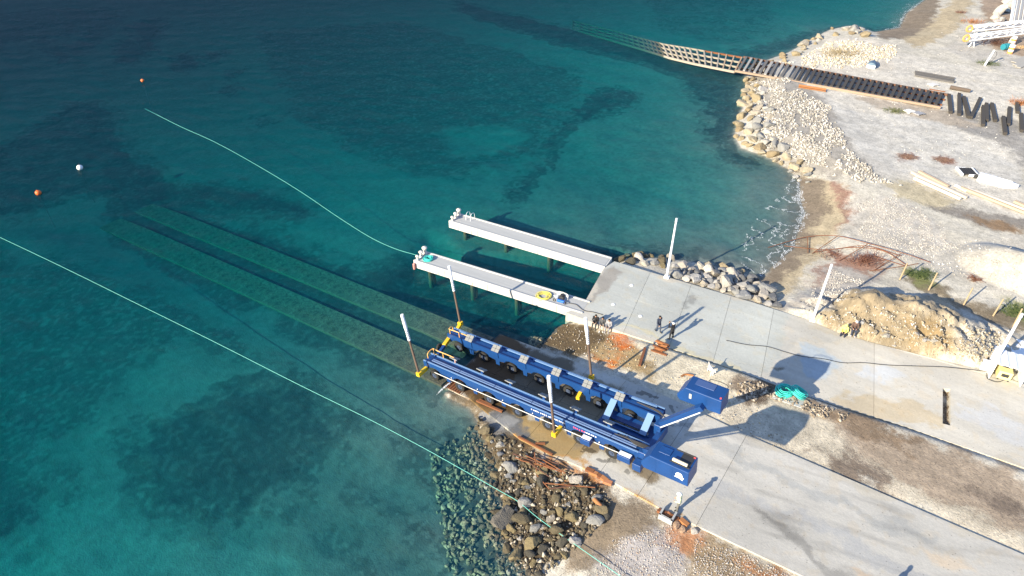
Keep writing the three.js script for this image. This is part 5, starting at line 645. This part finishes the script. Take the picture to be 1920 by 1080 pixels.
{ const a = G(1833, 334), b = G(1908, 353), o = thing('upturned_boat', 'white boat lying upside down on the gravel yard', 'boat', [a.x, a.y, a.z], Math.atan2(-(b.z - a.z), b.x - a.x)), L = Math.hypot(b.x - a.x, b.z - a.z); mesh('hull', boatHull(L, 1.75, .68), whitePaint, o); mesh('keel', box(L * .8, .06, .06, L * .42, .67, 0), white, o); mesh('motor', merge([cyl(.2, .24, .35, -.25, .0, .1), rbox(.3, .35, .3, -.2, .3, .1, .08)]), darkSteel, o); mesh('gunwale', merge([-1, 1].map(s => box(L * .7, .06, .06, L * .36, .05, s * .88))), white, o); }
{ const a = G(1632, 128), o = thing('covered_dinghy', 'small dinghy under a blue grey cover on the spit', 'dinghy', [a.x, a.y, a.z], 1.0); mesh('cover', boatHull(2.5, 1.5, .85).scale(1, 1, 1), std(.10, .16, .22, .6), o); mesh('transom', box(.06, .5, 1.3, -.03, .25, 0), std(.6, .65, .7, .5), o); mesh('ridge', bar(V3(.1, .82, 0), V3(2.1, .72, 0), .06), std(.07, .1, .15, .6), o); }
{ const a = G(1812, 325), o = thing('net_frame', 'white framed square tray holding black netting on the yard', 'frame', [a.x, a.y, a.z], -.12); for (const s of [-1, 1]) { mesh('side_float', rbox(.26, .35, 1.9, s * .85, .2, 0, .1), whitePaint, o); mesh('end_float', rbox(.9, .3, .22, s * .3, .18, s * .9, .08), whitePaint, o); } mesh('netting', box(1.45, .1, 1.5, 0, .3, 0), std(.02, .02, .025, .9), o); for (let k = 0; k < 6; k++) mesh('fold', bar(V3(-.7 + k * .27, .36, -.7), V3(-.65 + k * .27, .36, .7), .04, .03, 6), darkSteel, o); }
[[1709, 325, 1812, 373, .32], [1713, 337, 1800, 376, .34], [1722, 325, 1778, 352, .42], [1716, 330, 1806, 371, .24], [1790, 350, 1812, 360, .3], [1800, 355, 1922, 402, .34], [1826, 360, 1907, 391, .42], [1812, 357, 1925, 398, .28], [1900, 381, 1930, 392, .45]].forEach(([a, b, c, d, w], k) => tag(mesh('timber_beam', beam(G(a, b).add(V3(0, .15 + .06 * (k % 3), 0)), G(c, d).add(V3(0, .15 + .05 * (k % 2), 0)), w, .22), [paleWood, std(.7, .64, .55, .9), std(.5, .38, .26, .9)][k % 3]), 'long pale timber beam in the row below the white boat', 'timber', 'timber beams in the yard'));
{ // corner of the scrap yard: two white lattice gangways, broken concrete, rust, drums
  const lattice = (a, b, ya, yb, label) => { const A = P(...a, ya), B = P(...b, yb), o = thing('lattice_boom', label, 'gangway'), d = B.clone().sub(A), n = V3(-d.z, 0, d.x).normalize().multiplyScalar(.4), up = V3(0, .7, 0), N = 10; for (const s of [-1, 1]) for (const u of [0, 1]) mesh('chord', beam(A.clone().addScaledVector(n, s).addScaledVector(up, u), B.clone().addScaledVector(n, s).addScaledVector(up, u), .15, .15), whitePaint, o); for (let k = 0; k < N; k++) for (const s of [-1, 1]) { const p = A.clone().lerp(B, k / N).addScaledVector(n, s), q = A.clone().lerp(B, (k + 1) / N).addScaledVector(n, s); mesh('brace', bar(k % 2 ? p : p.clone().add(up), k % 2 ? q.clone().add(up) : q, .06, .06, 6), whitePaint, o); } for (let k = 0; k <= N; k += 2) mesh('rung', bar(A.clone().lerp(B, k / N).add(n).add(up), A.clone().lerp(B, k / N).sub(n).add(up), .05, .05, 6), whitePaint, o); mesh('end_fitting', new THREE.TorusGeometry(.5, .16, 8, 16).translate(A.x - .4, A.y + .3, A.z), std(.75, .36, .1, .7), o); for (const k of [.08, .6]) { const p = A.clone().lerp(B, k); mesh('trestle', merge([bar(V3(p.x - .5, 1, p.z), V3(p.x, p.y, p.z), .1), bar(V3(p.x + .5, 1, p.z), V3(p.x, p.y, p.z), .1)]), white, o); } };
  lattice([1821, 57], [1960, 43], 2.4, 3.2, 'white lattice gangway with an orange end, the one beside the broken concrete'); lattice([1815, 75], [1960, 56], 2.4, 3.2, 'white lattice gangway with an orange end, the one beside the rusty scrap');
  seed = 91; const lump = [[1866, 36, 1.0], [1874, 28, 1.15], [1882, 22, .9], [1890, 8, 1.1], [1868, 45, .8], [1877, 40, .9], [1852, 50, .7], [1895, 14, .85], [1848, 66, .6], [1887, 50, .8]]; lump.forEach(([a, b, r]) => { const q = G(a, b), o = mesh('concrete_chunk', ROCK[(rnd() * 9) | 0], stone(.5 + rr(-.06, .08), .48, .44)); o.position.copy(q).y += r * .5; o.scale.set(r * 1.2, r * 1.2, r); o.rotation.set(rr(-.6, .6), rr(0, 6), rr(-.6, .6)); tag(o, 'big chunk of broken concrete in the scrap heap', 'concrete', 'broken concrete in the scrap heap'); });
  { const q = G(1899, 42), o = thing('metal_locker', 'tall grey white metal panels leaning in the scrap heap', 'panels', [q.x, q.y, q.z], .5); for (let k = 0; k < 4; k++) { const g = box(.9, 4.2, .12); g.rotateX(-.25); mesh('panel', g.translate(-1.5 + k * .95, 2, .2 * k), k === 0 ? std(.72, .74, .78, .5) : std(.42, .42, .43, .7), o); } }
  brush('rusty wire and scrap tangled beside the gangways', 1824, 42, 2.2, 160, rustLight, .8); brush('dark rusty scrap under the gangways', 1866, 82, 3.0, 320, std(.12, .06, .04, .95), 1.2); brush('scrap wood by the far beach', 1800, 24, 1.2, 80, std(.2, .1, .07, .95), .5); brush('grass at the foot of the leaning white pole', 1852, 120, 1.8, 200, std(.12, .14, .05, .9), .5);
  { const q = G(1884, 93), o = thing('teal_drum', 'teal plastic drum lying by the rusty scrap', 'drum', [q.x, q.y, q.z], .3); mesh('barrel', new THREE.CylinderGeometry(.5, .5, 1.3, 18).rotateZ(1.571).translate(0, .5, 0), std(.02, .2, .25, .5), o); mesh('hoop', merge([-1, 1].map(s => new THREE.TorusGeometry(.51, .03, 6, 20).rotateY(1.571).translate(s * .25, .5, 0))), std(.03, .25, .3, .5), o); }
  [[1897, 84, 'nearer'], [1893, 100, 'farther from']].forEach(([a, b, w]) => { const q = G(a, b), o = thing('warning_drum', `orange and white banded drum, the one ${w === 'nearer' ? 'close to' : w} the gangways`, 'drum', [q.x, q.y, q.z]); for (let k = 0; k < 4; k++) mesh('band', cyl(.42, .42, .35, 0, k * .35, 0, 18), k % 2 ? std(.8, .8, .78, .6) : std(.75, .3, .08, .6), o); });
  { const q = G(1846, 123), o = thing('leaning_post', 'white leaning post with a bent wire in the grass', 'post', [q.x, q.y, q.z]); mesh('post', bar(V3(0, 0, 0), V3(.9, 2.3, -.5), .16, .14, 10), whitePaint, o); mesh('wire', tube([V3(.5, .2, 0), V3(1.2, 1.6, 0), V3(.9, 2.2, 0), V3(.5, 2, -.3)], .03, 30), darkSteel, o); }
  [[1900, 118, 1925, 108], [1903, 124, 1928, 112], [1908, 128, 1930, 118]].forEach(([a, b, c, d]) => tag(mesh('grey_plank', beam(G(a, b).add(V3(0, .15, 0)), G(c, d).add(V3(0, .15, 0)), .8, .12), greyWood), 'grey weathered plank by the scrap heap', 'plank', 'grey planks by the scrap heap'));
  brush('rusty wire bundle on the yard beside the loose sleepers', 1915, 195, 1.6, 180, rustLight, .9); brush('orange tinted scrap boards behind the drums', 1915, 90, 1.8, 90, std(.6, .4, .2, .9), .4);
}
// foam where small waves break, and the splash under the trailer: real flecks on the water
{
  const l = [], fl = (x, z, w, y = .02) => l.push([x, z, w, y]); seed = 111;
  const zone = (poly, th, dens) => { const q = flat(poly, 0), xs = q.map(p => p[0]), zs = q.map(p => p[1]), c = .09; for (let x = Math.min(...xs); x < Math.max(...xs); x += c) for (let z = Math.min(...zs); z < Math.max(...zs); z += c) { if (!inPoly(x, z, q)) continue; const d = -sdPoly(x, z, COAST); if (d < -.35 || d > 6) continue; const wx = x + (fbm(x * .5, z * .5, 3) - .5) * 3, wz = z + (fbm(x * .5 + 9, z * .5, 3) - .5) * 3, rg = 1 - Math.abs(2 * fbm(wx * .75, wz * .75, 2) - 1), near = sst(.5, 0, Math.abs(d - .12 - .35 * fbm(x * .3, z * .3, 2))), k = rg + .05 * near - .006 * d; if (k > th + .03 * ns(x * 6, z * 6) || (near > .75 && ns(x * 2.5, z * 2.5) > .45)) { if (rnd() < dens) fl(x + rr(-.05, .05), z + rr(-.05, .05), c * rr(.3, .95), Math.max(.02, hgt(x, z) + .02)); } } };
  zone([[1390, 450], [1430, 395], [1480, 345], [1490, 320], [1530, 330], [1530, 420], [1510, 480], [1450, 530], [1390, 500]], .9, .85); zone([[1650, 70], [1680, 20], [1720, -10], [1750, 0], [1710, 60]], .95, .6);
  const q = flat([[822, 735], [838, 722], [856, 712], [852, 722], [835, 738]], .15); for (let k = 0; k < 320; k++) { const a = rnd(), w = rr(-.3, .3) * (1.2 - a), x = mix(q[0][0], q[2][0], a) + w * .6, z = mix(q[0][1], q[2][1], a) - w; fl(x, z, rr(.015, .06), .06 + .25 * a + rr(0, .12)); }
  const g = new THREE.BufferGeometry(), pos = []; for (const [x, z, w, y] of l) { const a = rnd() * 6, p = [0, 1, 2, 3, 4].map(i => [x + Math.cos(a + i * 1.257) * w * rr(.4, .8), z + Math.sin(a + i * 1.257) * w * rr(.4, .8)]); for (let i = 1; i < 4; i++) for (const e of [0, i + 1, i]) pos.push(p[e][0], y + (e ? 0 : .012), p[e][1]); }
  g.setAttribute('position', new THREE.Float32BufferAttribute(pos, 3)); g.computeVertexNormals(); tag(mesh('foam', g, std(.75, .77, .78, .9)), 'white foam of small waves at the beach and slipway', 'foam', null, 'stuff'); console.log('foam', l.length);
}
console.log('objects');
renderer.render(scene, camera);
